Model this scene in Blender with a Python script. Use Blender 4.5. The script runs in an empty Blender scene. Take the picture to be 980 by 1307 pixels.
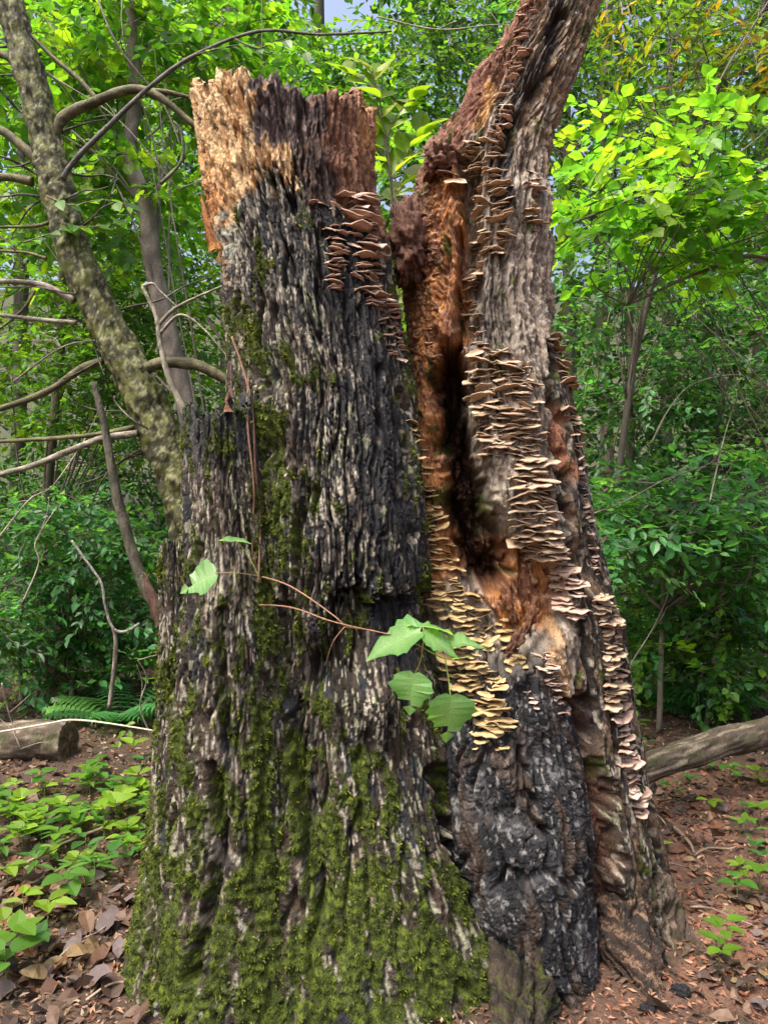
import bpy, math, random
import numpy as np
from mathutils import Vector, Matrix
from mathutils.bvhtree import BVHTree

random.seed(7)
rng = np.random.default_rng(11)
S = bpy.context.scene
C = S.collection

# ------------------------------------------------------------------ camera
CAMZ = 1.4
F = 944.0                       # focal length in photograph pixels (980 x 1307)
cam_d = bpy.data.cameras.new('camera')
cam = bpy.data.objects.new('camera', cam_d)
C.objects.link(cam)
cam.location = (0, 0, CAMZ)
cam.rotation_euler = (math.radians(90), 0, 0)
cam_d.sensor_fit = 'VERTICAL'
cam_d.sensor_height = 36.0
cam_d.lens = F / 1307 * 36.0
cam_d.clip_start = 0.05
cam_d.clip_end = 500
S.camera = cam

# ------------------------------------------------------------------ world, sun, exposure
SUN_EL = 64
SUN_DIR = Vector((-0.46, -0.40, 0)).normalized() * math.cos(math.radians(SUN_EL)) + Vector((0, 0, math.sin(math.radians(SUN_EL))))
w = bpy.data.worlds.new('World')
S.world = w
w.use_nodes = True
nt = w.node_tree
nt.nodes.clear()
sky = nt.nodes.new('ShaderNodeTexSky')
sky.sky_type = 'NISHITA'
sky.sun_disc = False
sky.sun_elevation = math.radians(SUN_EL)
sky.sun_rotation = math.atan2(SUN_DIR.x, SUN_DIR.y)
sky.air_density = 1.0
sky.dust_density = 10.0
sky.ozone_density = 1.0
bg = nt.nodes.new('ShaderNodeBackground')
bg.inputs['Strength'].default_value = 0.13
wo = nt.nodes.new('ShaderNodeOutputWorld')
nt.links.new(sky.outputs[0], bg.inputs[0])
nt.links.new(bg.outputs[0], wo.inputs[0])

sun_d = bpy.data.lights.new('sun', 'SUN')
sun_d.energy = 1.5
sun_d.angle = math.radians(14)
sun_d.color = (1.0, 0.95, 0.86)
sun = bpy.data.objects.new('sun', sun_d)
C.objects.link(sun)
sun.rotation_euler = SUN_DIR.to_track_quat('Z', 'Y').to_euler()
sun.location = (4, -4, 10)

S.view_settings.view_transform = 'Standard'
S.view_settings.look = 'None'
S.view_settings.gamma = 1.0
S.view_settings.exposure = 1.55
S.view_settings.use_curve_mapping = False
S.render.engine = 'CYCLES'
cy = S.cycles
cy.max_bounces = 6
cy.diffuse_bounces = 4
cy.glossy_bounces = 2
cy.transmission_bounces = 4
cy.caustics_reflective = False
cy.caustics_refractive = False
cy.use_denoising = True
cy.sample_clamp_indirect = 6.0

# ------------------------------------------------------------------ maths helpers
def P(px, py, d):
    return Vector(((px - 490) * d / F, d, CAMZ - (py - 653.5) * d / F))

def sstep(a, b, x):
    t = np.clip((x - a) / (b - a), 0, 1)
    return t * t * (3 - 2 * t)

_perm = np.random.default_rng(5).permutation(4096).astype(np.int64)
_ang = np.random.default_rng(6).random(4096) * 2 * np.pi
_gx, _gy = np.cos(_ang), np.sin(_ang)

def _h(ix, iy):
    return _perm[(_perm[ix & 4095] + iy) & 4095]

def pn(x, y, seed=0):
    x = np.asarray(x, float) + seed * 17.31
    y = np.asarray(y, float) + seed * 9.77
    xi = np.floor(x).astype(np.int64); yi = np.floor(y).astype(np.int64)
    fx = x - xi; fy = y - yi
    u = fx * fx * fx * (fx * (fx * 6 - 15) + 10)
    v = fy * fy * fy * (fy * (fy * 6 - 15) + 10)
    def g(dx, dy):
        k = _h(xi + dx, yi + dy)
        return _gx[k] * (fx - dx) + _gy[k] * (fy - dy)
    a = g(0, 0) * (1 - u) + g(1, 0) * u
    b = g(0, 1) * (1 - u) + g(1, 1) * u
    return (a * (1 - v) + b * v) * 1.5

def fbm(x, y, o=4, seed=0, gain=0.5):
    r = 0; amp = 1; f = 1
    for i in range(o):
        r = r + amp * pn(x * f, y * f, seed + i)
        amp *= gain; f *= 2.03
    return r

def worley(x, y, seed=0):
    x = x + seed * 3.7; y = y + seed * 5.1
    xi = np.floor(x).astype(np.int64); yi = np.floor(y).astype(np.int64)
    f1 = np.full(x.shape, 9.0); f2 = np.full(x.shape, 9.0)
    for dx in (-1, 0, 1):
        for dy in (-1, 0, 1):
            k = _h(xi + dx, yi + dy)
            qx = xi + dx + 0.5 + 0.45 * _gx[k]; qy = yi + dy + 0.5 + 0.45 * _gy[k]
            d = np.hypot(x - qx, y - qy)
            f2 = np.where(d < f1, f1, np.minimum(f2, d)); f1 = np.minimum(f1, d)
    return f1, f2

def seg_d(px, py, pts):
    best = np.full(np.shape(px), 1e9)
    for (x0, y0), (x1, y1) in zip(pts[:-1], pts[1:]):
        dx, dy = x1 - x0, y1 - y0
        t = np.clip(((px - x0) * dx + (py - y0) * dy) / (dx * dx + dy * dy + 1e-9), 0, 1)
        best = np.minimum(best, np.hypot(px - x0 - t * dx, py - y0 - t * dy))
    return best

def stroke(px, py, pts, wd, soft=None):
    soft = wd if soft is None else soft
    return 1 - sstep(wd, wd + soft, seg_d(px, py, pts))

def poly(px, py, pts, soft=10):
    """soft inside mask of a polygon"""
    inside = np.zeros(np.shape(px), bool)
    n = len(pts)
    for i in range(n):
        (x0, y0), (x1, y1) = pts[i], pts[(i + 1) % n]
        if y0 == y1:
            continue
        c = ((y0 > py) != (y1 > py)) & (px < (x1 - x0) * (py - y0) / (y1 - y0) + x0)
        inside ^= c
    d = seg_d(px, py, list(pts) + [pts[0]])
    return sstep(-soft, soft, np.where(inside, d, -d))

def mix(a, b, m):
    return a * (1 - m[..., None]) + np.asarray(b, float) * m[..., None]

# ------------------------------------------------------------------ materials
def new_mat(name):
    m = bpy.data.materials.new(name)
    m.use_nodes = True
    t = m.node_tree
    t.nodes.clear()
    o = t.nodes.new('ShaderNodeOutputMaterial')
    return m, t, o

def ln(t, a, b):
    t.links.new(a, b)

def mat_wood(name, scale=60, bump=0.5, var=0.5, stretch=4.0, spec=0.5):
    """colour and roughness from the mesh's own tint, broken by fine grain and relief"""
    m, t, o = new_mat(name)
    b = t.nodes.new('ShaderNodeBsdfPrincipled')
    at = t.nodes.new('ShaderNodeAttribute'); at.attribute_name = 'tint'
    ro = t.nodes.new('ShaderNodeAttribute'); ro.attribute_name = 'rough'
    tc = t.nodes.new('ShaderNodeTexCoord')
    mp = t.nodes.new('ShaderNodeMapping'); mp.inputs['Scale'].default_value = (1, 1, 1 / stretch)
    n1 = t.nodes.new('ShaderNodeTexNoise'); n1.inputs['Scale'].default_value = scale; n1.inputs['Detail'].default_value = 5; n1.inputs['Roughness'].default_value = 0.7
    n2 = t.nodes.new('ShaderNodeTexNoise'); n2.inputs['Scale'].default_value = scale * 3; n2.inputs['Detail'].default_value = 3; n2.inputs['Roughness'].default_value = 0.7
    r = t.nodes.new('ShaderNodeMapRange'); r.inputs['From Min'].default_value = 0.3; r.inputs['From Max'].default_value = 0.7
    r.inputs['To Min'].default_value = 1 - var; r.inputs['To Max'].default_value = 1 + var
    mul = t.nodes.new('ShaderNodeVectorMath'); mul.operation = 'SCALE'
    bp = t.nodes.new('ShaderNodeBump'); bp.inputs['Strength'].default_value = bump; bp.inputs['Distance'].default_value = 0.012
    ad = t.nodes.new('ShaderNodeMath'); ad.operation = 'ADD'
    ln(t, tc.outputs['Object'], mp.inputs[0]); ln(t, mp.outputs[0], n1.inputs[0]); ln(t, mp.outputs[0], n2.inputs[0])
    cm = t.nodes.new('ShaderNodeMath'); cm.operation = 'MULTIPLY_ADD'; cm.inputs[1].default_value = 0.55
    sb = t.nodes.new('ShaderNodeMath'); sb.operation = 'MULTIPLY_ADD'; sb.inputs[1].default_value = 0.6; sb.inputs[2].default_value = -0.08
    ln(t, n2.outputs[0], sb.inputs[0]); ln(t, n1.outputs[0], cm.inputs[0]); ln(t, sb.outputs[0], cm.inputs[2])
    ln(t, cm.outputs[0], r.inputs[0]); ln(t, at.outputs['Color'], mul.inputs[0]); ln(t, r.outputs[0], mul.inputs['Scale'])
    ln(t, mul.outputs[0], b.inputs['Base Color']); ln(t, ro.outputs['Fac'], b.inputs['Roughness'])
    ln(t, n1.outputs[0], ad.inputs[0]); ln(t, n2.outputs[0], ad.inputs[1]); ln(t, ad.outputs[0], bp.inputs['Height'])
    ln(t, bp.outputs[0], b.inputs['Normal'])
    b.inputs['Specular IOR Level'].default_value = spec
    ln(t, b.outputs[0], o.inputs[0])
    return m

def mat_leaf(name, trans=0.5, rough=0.42, tmul=(2.3, 2.1, 0.8), spec=0.5):
    m, t, o = new_mat(name)
    at = t.nodes.new('ShaderNodeAttribute'); at.attribute_name = 'tint'
    oi = t.nodes.new('ShaderNodeObjectInfo')
    rr = t.nodes.new('ShaderNodeMapRange'); rr.inputs['To Min'].default_value = 0.75; rr.inputs['To Max'].default_value = 1.25
    ln(t, oi.outputs['Random'], rr.inputs[0])
    tc = t.nodes.new('ShaderNodeTexCoord')
    nz = t.nodes.new('ShaderNodeTexNoise'); nz.inputs['Scale'].default_value = 40
    ln(t, tc.outputs['Object'], nz.inputs[0])
    mr = t.nodes.new('ShaderNodeMapRange'); mr.inputs['From Min'].default_value = 0.3; mr.inputs['From Max'].default_value = 0.7
    mr.inputs['To Min'].default_value = 0.8; mr.inputs['To Max'].default_value = 1.2
    ln(t, nz.outputs[0], mr.inputs[0])
    mm = t.nodes.new('ShaderNodeMath'); mm.operation = 'MULTIPLY'
    ln(t, rr.outputs[0], mm.inputs[0]); ln(t, mr.outputs[0], mm.inputs[1])
    sc = t.nodes.new('ShaderNodeVectorMath'); sc.operation = 'SCALE'
    ln(t, at.outputs['Color'], sc.inputs[0]); ln(t, mm.outputs[0], sc.inputs['Scale'])
    b = t.nodes.new('ShaderNodeBsdfPrincipled'); b.inputs['Roughness'].default_value = rough
    b.inputs['Specular IOR Level'].default_value = spec
    ln(t, sc.outputs[0], b.inputs['Base Color'])
    tm = t.nodes.new('ShaderNodeVectorMath'); tm.operation = 'MULTIPLY'; tm.inputs[1].default_value = tmul
    ln(t, sc.outputs[0], tm.inputs[0])
    tr = t.nodes.new('ShaderNodeBsdfTranslucent'); ln(t, tm.outputs[0], tr.inputs[0])
    mx = t.nodes.new('ShaderNodeMixShader'); mx.inputs[0].default_value = trans
    ln(t, b.outputs[0], mx.inputs[1]); ln(t, tr.outputs[0], mx.inputs[2]); ln(t, mx.outputs[0], o.inputs[0])
    return m

M_STUMP = mat_wood('stump_wood_and_bark', 80, 0.8, 0.75, 2.5, 0.26)
M_BARK = mat_wood('living_bark', 45, 0.5, 0.45, 2.0, 0.4)
M_LEAF = mat_leaf('green_leaf')
M_DEAD = mat_leaf('dead_leaf', 0.12, 0.6, (1.2, 1.0, 0.8), 0.3)
M_FUNGUS = mat_wood('bracket_fungus', 90, 0.25, 0.25, 1.0, 0.3)
M_MOSS = mat_leaf('moss', 0.3, 0.6, (1.5, 1.4, 0.7), 0.2)
M_GROUND = mat_wood('forest_soil', 30, 0.7, 0.5, 1.0, 0.3)

# ------------------------------------------------------------------ mesh helpers
def mesh(name, v, faces, tint=None, rough=None, mat=None, smooth=True):
    """v (n,3) array; faces: (m,k) array of one polygon size, or list"""
    v = np.ascontiguousarray(v, dtype=np.float32)
    me = bpy.data.meshes.new(name)
    if isinstance(faces, np.ndarray):
        m, k = faces.shape
        me.vertices.add(len(v)); me.vertices.foreach_set('co', v.ravel())
        me.loops.add(m * k); me.loops.foreach_set('vertex_index', faces.astype(np.int32).ravel())
        me.polygons.add(m)
        me.polygons.foreach_set('loop_start', np.arange(0, m * k, k, dtype=np.int32))
        me.polygons.foreach_set('loop_total', np.full(m, k, dtype=np.int32))
        me.update(calc_edges=True)
    else:
        me.from_pydata(v.tolist(), [], faces)
    me.polygons.foreach_set('use_smooth', np.full(len(me.polygons), smooth, dtype=bool))
    if tint is not None:
        tint = np.asarray(tint, float)
        if tint.ndim == 1:
            tint = np.tile(tint, (len(v), 1))
        c = np.ones((len(v), 4), dtype=np.float32); c[:, :3] = np.clip(tint, 0, 1)
        a = me.attributes.new('tint', 'FLOAT_COLOR', 'POINT'); a.data.foreach_set('color', c.ravel())
    rr = np.full(len(v), 0.6 if rough is None else 0, dtype=np.float32) if rough is None or np.ndim(rough) else np.full(len(v), rough, dtype=np.float32)
    if rough is not None and np.ndim(rough):
        rr = np.asarray(rough, dtype=np.float32)
    a = me.attributes.new('rough', 'FLOAT', 'POINT'); a.data.foreach_set('value', rr)
    if mat:
        me.materials.append(mat)
    me.validate()
    return me

def obj(name, me, parent=None, loc=None):
    o = bpy.data.objects.new(name, me)
    C.objects.link(o)
    if loc is not None:
        o.location = loc
    if parent is not None:
        o.parent = parent
    return o

def tag(o, label, cat=None, group=None, kind=None):
    o['label'] = label
    if cat: o['category'] = cat
    if group: o['group'] = group
    if kind: o['kind'] = kind
    return o

def thing(name, label, cat, loc=(0, 0, 0), group=None):
    o = bpy.data.objects.new(name, None)
    o.empty_display_size = 0.1
    C.objects.link(o)
    o.location = loc
    return tag(o, label, cat, group)

def part(name, me, parent):
    """child built in world coordinates of an unrotated parent"""
    o = obj(name, me, parent)
    o.location = -Vector(parent.location)
    return o

def grid_faces(nr, nc, wrap=False):
    i = np.arange(nr - 1)[:, None]; j = np.arange(nc if wrap else nc - 1)[None, :]
    a = i * nc + j; b = i * nc + (j + 1) % nc
    return np.stack([a, b, b + nc, a + nc], -1).reshape(-1, 4)

# ------------------------------------------------------------------ ground
def gz(x, y):
    x = np.asarray(x, float); y = np.asarray(y, float)
    z = 0.05 * pn(x * 0.7, y * 0.7, 3) * sstep(0.2, 1.5, np.hypot(x - 0.1, y - 2.5))
    z = z + 0.55 * sstep(5.5, 12, y) + 0.10 * np.maximum(y - 9, 0) + 0.0035 * np.maximum(y - 14, 0) ** 2 * (y < 90)
    return z

def gzf(x, y):
    return float(gz(np.array([x]), np.array([y]))[0])

xs = np.concatenate([-np.geomspace(150, 3.0, 40), np.linspace(-2.95, 2.95, 270), np.geomspace(3.0, 150, 40)])
ys = np.concatenate([np.linspace(-60, 1.2, 24), np.linspace(1.25, 5.5, 200), np.geomspace(5.55, 220, 70)])
GX, GY = np.meshgrid(xs, ys)
GZ = gz(GX, GY) + 0.012 * fbm(GX * 9, GY * 9, 4, 2) * (GY < 6)
soil = np.zeros(GX.shape + (3,)) + (0.06, 0.038, 0.026)
redm = sstep(0.3, 1.2, GX) * sstep(4.4, 3.2, GY) * (0.6 + 0.5 * fbm(GX * 3, GY * 3, 3, 21))
soil = mix(soil, (0.17, 0.085, 0.058), np.clip(redm, 0, 1))
soil = mix(soil, (0.045, 0.032, 0.022), sstep(0.0, 0.5, fbm(GX * 5, GY * 5, 4, 31)))
soil = mix(soil, (0.04, 0.045, 0.02), sstep(6, 11, GY))
g = obj('ground', mesh('ground', np.stack([GX, GY, GZ], -1).reshape(-1, 3), grid_faces(len(ys), len(xs)), soil.reshape(-1, 3), 0.85, M_GROUND))
g['kind'] = 'structure'

# ------------------------------------------------------------------ the stump
ORG = Vector((0.1, 2.5, 0.0))
stump = thing('tree_stump', 'huge rotting mossy tree stump split into two jagged broken trunks with shelf fungi', 'tree stump', ORG)
BV = {}

def column(name, rows, d0, bfun, top, shade, nth=300, nz=600, back=50, zbot=-0.06, yoff=0.0, fmax=112):
    """rows: (py, xleft, xright) outline at depth d0; bfun(a, py): half depth; top: [(px, py)] broken rim; shade -> disp, tint, rough"""
    rows = sorted(rows)
    ry = np.array([r[0] for r in rows], float)
    rl = np.array([r[1] for r in rows], float); rr = np.array([r[2] for r in rows], float)
    fr = np.radians(fmax)
    th = np.concatenate([np.linspace(-fr, fr, nth), np.linspace(fr, 2 * np.pi - fr, back + 2)[1:-1]])
    th = np.where(th > np.pi, th - 2 * np.pi, th)
    def section(pyr):
        l = np.interp(pyr, ry, rl); r = np.interp(pyr, ry, rr)
        a = (r - l) / 2 * d0 / F; xc = ((l + r) / 2 - 490) * d0 / F
        return xc, a, bfun(a, pyr)
    # rim height for each direction: follow the profile where the rim is seen
    tx = np.array([t[0] for t in top], float); ty = np.array([t[1] for t in top], float)
    z = np.full(th.shape, CAMZ - (ty.mean() - 653.5) * d0 / F)
    for _ in range(6):
        pyr = 653.5 - (z - CAMZ) * F / d0
        xc, a, b = section(pyr)
        x = xc + a * np.sin(th); y = d0 - b * np.cos(th)
        pxx = 490 + F * x / y
        pyt = np.interp(pxx, tx, ty)
        yy = np.where(np.cos(th) > 0, y, d0)
        z = CAMZ - (pyt - 653.5) * yy / F
    ar = np.mean(section(ry)[1])
    s1 = th * ar
    z = z + 0.022 * np.abs(pn(s1 * 60, s1 * 0 + 2, 5)) - 0.012 + 0.02 * pn(s1 * 22, s1 * 0 + 7, 6)
    ztop = z
    v = np.linspace(0, 1, nz)
    Z = zbot + v[:, None] * (ztop - zbot)[None, :]
    TH = np.broadcast_to(th[None, :], Z.shape)
    PYR = 653.5 - (Z - CAMZ) * F / d0
    xc, a, b = section(PYR)
    X0 = xc + a * np.sin(TH); Y0 = d0 - b * np.cos(TH)
    PX = 490 + F * X0 / Y0; PY = 653.5 - (Z - CAMZ) * F / Y0
    s = TH * ar
    disp, tint, rough = shade(s, Z, PX, PY, TH, v[:, None])
    nx = b * np.sin(TH); ny = -a * np.cos(TH); L0 = nx
    L = np.hypot(nx, ny) + 1e-9
    lim = 0.93 * np.maximum(a, b)
    disp = np.maximum(disp, -lim); disp = np.where(L0 * 0 + np.abs(np.sin(TH)) > 0.9, np.maximum(disp, -0.5 * a), disp)
    X = X0 + nx / L * disp; Y = Y0 + ny / L * disp
    push = getattr(shade, 'push', None)
    if push is not None: Y = np.minimum(Y + push, np.maximum(Y, d0 + 0.75 * b))
    # broken top: the rim folds inwards and down into the rotten heart
    V = [np.stack([X, Y, Z], -1)]
    Tn = [tint]; Rg = [rough]
    cx = X[-1].mean(); cyy = Y[-1].mean()
    for k, (f, dz) in enumerate(((0.93, 0.004), (0.86, -0.03), (0.7, -0.10), (0.45, -0.16), (0.02, -0.18))):
        jz = 0.02 * pn(s1 * 40, s1 * 0 + k, 9) * (f > 0.1)
        V.append(np.stack([cx + (X[-1] - cx) * f, cyy + (Y[-1] - cyy) * f, np.minimum(Z[-1], Z[-1].min() + 0.25) * (1 - f) + Z[-1] * f + dz + jz], -1)[None])
        Tn.append(tint[-1:] * 0.9); Rg.append(rough[-1:])
    V = np.concatenate(V, 0); Tn = np.concatenate(Tn, 0); Rg = np.concatenate(Rg, 0)
    n = V.shape[0]
    me = mesh(name, V.reshape(-1, 3), grid_faces(n, len(th), True), Tn.reshape(-1, 3), Rg.reshape(-1), M_STUMP)
    o = part(name, me, stump)
    sub = V[::4, ::3]
    BV[name] = BVHTree.FromPolygons([tuple(q) for q in sub.reshape(-1, 3)], grid_faces(sub.shape[0], sub.shape[1], True).tolist())
    return o, V, nx / L, ny / L

BARK = np.array((0.021, 0.017, 0.014)); BARK2 = np.array((0.052, 0.038, 0.028))
FLECK = np.array((0.43, 0.395, 0.33)); CHAR = np.array((0.016, 0.017, 0.020)); ASH = np.array((0.17, 0.17, 0.18))
MOSS1 = np.array((0.034, 0.048, 0.008)); MOSS2 = np.array((0.085, 0.115, 0.013)); PALE = np.array((0.68, 0.47, 0.26))
RUST = np.array((0.36, 0.15, 0.05)); REDB = np.array((0.21, 0.105, 0.068)); GREYW = np.array((0.30, 0.25, 0.20)); TAN = np.array((0.33, 0.235, 0.15))

def bark_relief(s, z, k=1.0, seed=0, amp=0.028):
    """flat-topped long plates parted by narrow dark furrows, broken by cross cracks"""
    wx = 0.022 * pn(s * 9, z * 5, 40 + seed) + 0.04 * pn(s * 3, z * 1.5, 41 + seed) + 0.005 * pn(s * 34, z * 16, 39 + seed)
    lo = sstep(-0.45, 0.35, pn(s * 7, z * 2.4, 38 + seed))
    n1 = pn((s + wx) * 19 * k, z * 2.3 * k, 42 + seed)
    f1 = sstep(0.0, 0.17, np.abs(n1))
    n2 = pn((s + wx) * 43 * k, z * 4.6 * k, 44 + seed)
    f2 = sstep(0.0, 0.16, np.abs(n2))
    cr = sstep(0.0, 0.10, np.abs(pn(s * 17 * k + 2 * n2, z * 24 * k + 2 * n1, 46 + seed)))
    fib = pn((s + wx) * 150, z * 11, 49 + seed)
    fb2 = pn((s + wx) * 260, z * 24, 48 + seed)
    fn2 = pn(s * 75, z * 40, 50 + seed)
    top = 0.008 * np.abs(n1) + 0.006 * pn((s + wx) * 30, z * 7, 51 + seed)
    return 1.75 * amp * (f1 - 0.8) * (0.5 + 0.5 * lo) + 0.015 * (f2 - 0.8) * (0.35 + 0.65 * f1) + 0.006 * (cr - 1) * f1 + top + 0.0035 * fib + 0.002 * fb2 + 0.002 * fn2

def wood_relief(s, z, seed=0, ladder=0.0):
    wx = 0.02 * pn(s * 7, z * 5, 60 + seed)
    a = pn((s + wx) * 34, z * 5, 61 + seed)
    b = pn((s + wx) * 80, z * 22, 62 + seed)
    c = pn((s + wx) * 150, z * 60, 63 + seed)
    r = 0.020 * (sstep(0, 0.4, np.abs(a)) - 0.6) + 0.010 * (1 - 2 * np.abs(b)) + 0.005 * c
    if np.ndim(ladder) or ladder:
        h = pn(s * 22, z * 62 + 1.5 * a, 64 + seed)
        r = r + ladder * 0.012 * (sstep(0.0, 0.3, np.abs(h)) - 0.7)
    return r

def crumble(s, z, seed=0):
    f1, f2 = worley(s * 38 + 0.8 * pn(s * 20, z * 20, seed), z * 15 + 0.5 * pn(s * 25, z * 20, seed + 1), seed)
    g1, g2 = worley(s * 95, z * 60, seed + 3)
    fb = pn(s * 120 + 1.5 * pn(s * 30, z * 30, seed + 7), z * 24, seed + 6)
    return 0.011 * (sstep(0, 0.35, f2 - f1) - 0.6) + 0.005 * (sstep(0, 0.4, g2 - g1) - 0.5) + 0.0022 * pn(s * 160, z * 120, seed + 5) + 0.006 * (1 - 2 * np.abs(fb))

def curly(s, z, seed=0):
    """torn fibres: long wavy strands"""
    wx = 0.022 * pn(s * 10, z * 6, 100 + seed) + 0.010 * pn(s * 34, z * 16, 101 + seed)
    a = pn((s + wx) * 42, z * 4.5, 103 + seed); b = pn((s + wx) * 95, z * 11, 104 + seed); c = pn((s + wx) * 190, z * 20, 106 + seed)
    hole = sstep(0.30, 0.55, pn(s * 30, z * 13, 107 + seed))
    return 0.024 * (0.45 - np.abs(a) * 1.6) + 0.011 * (0.45 - np.abs(b) * 1.6) + 0.004 * c + 0.014 * pn(s * 10, z * 4, 105 + seed) - 0.016 * hole

def bark_tint(s, z, seed=0, fleck=0.0):
    c = np.zeros(s.shape + (3,)) + BARK
    c = mix(c, BARK2, sstep(-0.1, 0.5, fbm(s * 20, z * 6, 3, 70 + seed)))
    c = mix(c, CHAR * 1.6, sstep(0.15, 0.5, fbm(s * 14, z * 4, 3, 73 + seed)))
    fl = sstep(0.31, 0.44, fbm(s * 85, z * 13, 3, 76 + seed, 0.75) + fleck + 0.30 * pn(s * 8, z * 2.6, 75 + seed))
    hue = fbm(s * 11, z * 4, 3, 78 + seed)
    fc = mix(np.zeros(s.shape + (3,)) + FLECK, (0.26, 0.215, 0.165), sstep(0.0, 0.35, hue) * 0.85)
    fc = mix(fc, (0.24, 0.25, 0.15), sstep(0.05, 0.4, -hue) * 0.7)
    c = mix(c, (0.065, 0.047, 0.033), sstep(0.1, 0.45, fbm(s * 9 + 4, z * 3, 3, 79 + seed)) * 0.6)
    f9 = (fl * 0.9)[..., None]
    c = c * (1 - f9) + fc * f9
    return c

def moss_mask(s, z, seed=0):
    return fbm(s * 15, z * 6, 5, 80 + seed, 0.68)

def mossy(c, rough, m, s, z, seed=0):
    mc = mix(np.zeros(s.shape + (3,)) + MOSS1, MOSS2, sstep(-0.2, 0.5, fbm(s * 60, z * 50, 3, 90 + seed)))
    c = c * (1 - m[..., None]) + mc * m[..., None]
    return c, rough * (1 - m) + 0.9 * m

MOSSPTS = []

# ---- main trunk
def shade_main(s, z, px, py, th, v):
    wpx = px + 18 * fbm(px / 30, py / 40, 4, 1, 0.65); wpy = py + 26 * fbm(px / 16, py / 40, 4, 2, 0.65)
    pale = poly(wpx, wpy, [(200, 40), (338, 60), (326, 120), (316, 182), (366, 172), (378, 214), (326, 236), (298, 262), (291, 350), (200, 350)], 6)
    red = poly(wpx, wpy, [(398, 60), (560, 60), (560, 330), (508, 345), (470, 300), (430, 262), (398, 268), (384, 190)], 7)
    topd = poly(wpx, wpy, [(318, 50), (402, 50), (405, 185), (372, 215), (330, 205)], 8)
    wood = np.clip(pale + red + topd, 0, 1)
    streak = stroke(wpx, wpy, [(402, 90), (410, 200), (440, 330), (466, 470), (488, 600), (505, 740), (515, 830)], 20, 20)
    rel = bark_relief(s, z, 1.0, 0) * (1 - 0.38 * sstep(740, 900, py))
    relw = 0.35 * wood_relief(s, z, 1, 0.3) + 0.25 * crumble(s, z, 4) + curly(s, z, 2)
    d = rel * (1 - wood) + (relw - 0.004) * wood
    d = d + 0.02 * pn(s * 6, z * 2.2, 33)
    # bark sheet that ends in a ledge above the mossy hollow
    led = sstep(405, 440, px) * sstep(575, 545, px) * sstep(748, 757, wpy) * sstep(900, 800, py)
    d = d - 0.045 * led
    lip = stroke(px, wpy, [(435, 757), (480, 760), (545, 757)], 3, 5)
    d = d - 0.05 * lip
    hole = np.exp(-((px - 406) / 13) ** 2 - ((py - 855) / 26) ** 2)
    d = d - 0.13 * hole
    gro = stroke(px + 8 * pn(px / 20, py / 20, 8), py, [(362, 780), (372, 870), (380, 960), (398, 1080), (410, 1160)], 5, 12)
    d = d - 0.05 * gro
    d = d - 0.10 * stroke(px + 8 * pn(px / 20, py / 20, 9), py, [(555, 985), (580, 1080), (625, 1170), (668, 1240)], 3, 14)
    # bulging lichen boss
    d = d + 0.03 * np.exp(-((px - 478) / 28) ** 2 - ((py - 905) / 40) ** 2)
    d = d + 0.035 * np.exp(-((px - 540) / 60) ** 2 - ((py - 1120) / 100) ** 2)
    c = bark_tint(s, z, 0, 0.10 * sstep(820, 500, py) - 0.03)
    rough = np.full(s.shape, 0.55)
    brn = stroke(wpx, wpy, [(380, 240), (420, 400), (455, 560), (490, 740)], 42, 40) * sstep(0.15, 0.06, c.mean(-1))
    c = mix(c, CHAR * 1.1, 0.75 * brn)
    c = mix(c, CHAR * 1.3, streak * 0.95 * sstep(-0.55, -0.1, fbm(s * 30, z * 9, 3, 27))); rough = rough * (1 - streak) + 0.5 * streak
    cw = np.zeros(s.shape + (3,)) + PALE
    cw = mix(cw, (0.50, 0.25, 0.09), sstep(0.05, 0.5, fbm(s * 25, z * 8, 3, 14)) * 0.9)
    cw = mix(cw, (0.46, 0.20, 0.065), sstep(300, 265, px - 0.1 * (py - 200)) * sstep(180, 260, py))
    cw = mix(cw, (0.12, 0.06, 0.03), sstep(0.33, 0.6, fbm(s * 70, z * 22, 3, 15)))
    c = mix(c, (0, 0, 0), pale) + cw * pale[..., None]
    cr = np.zeros(s.shape + (3,)) + REDB
    cr = mix(cr, (0.34, 0.19, 0.12), sstep(0.1, 0.5, fbm(s * 40, z * 16, 3, 16)))
    cr = mix(cr, (0.55, 0.28, 0.11), 0.85 * np.exp(-((px - 466) / 12) ** 2 - ((py - 165) / 40) ** 2))
    c = mix(c, (0, 0, 0), red) + cr * red[..., None]
    ct = np.zeros(s.shape + (3,)) + (0.075, 0.05, 0.05)
    ct = mix(ct, (0.24, 0.19, 0.17), sstep(0.15, 0.5, fbm(s * 60, z * 20, 3, 17)))
    tw = np.clip(topd - pale - red, 0, 1)
    c = mix(c, (0, 0, 0), tw) + ct * tw[..., None]
    c = mix(c, CHAR * 1.5, stroke(wpx, wpy, [(398, 110), (402, 200), (412, 262)], 7, 12) * 0.8)
    c = mix(c, (0.33, 0.34, 0.29), 0.8 * stroke(wpx, wpy, [(294, 290), (297, 320)], 5, 5))
    rough = rough * (1 - wood) + 0.7 * wood
    # moss
    mm = moss_mask(s, z, 0)
    dens = sstep(750, 1060, py) * 0.74 + 0.18 * sstep(1080, 1250, py) + 0.70 * stroke(px, py, [(316, 380), (335, 520), (352, 640), (372, 760)], 14, 26) * sstep(330, 430, py)
    dens = dens + 0.55 * np.exp(-((px - 448) / 40) ** 2 - ((py - 792) / 30) ** 2) + 0.22 * stroke(px, py, [(505, 430), (530, 600), (548, 760)], 8, 20)
    dens = dens - 0.5 * stroke(px, py, [(470, 880), (520, 1000), (560, 1060)], 25, 30) - 0.5 * streak
    m = sstep(0.34, 0.70, dens + 0.95 * mm - 0.06) * (1 - wood)
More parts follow.
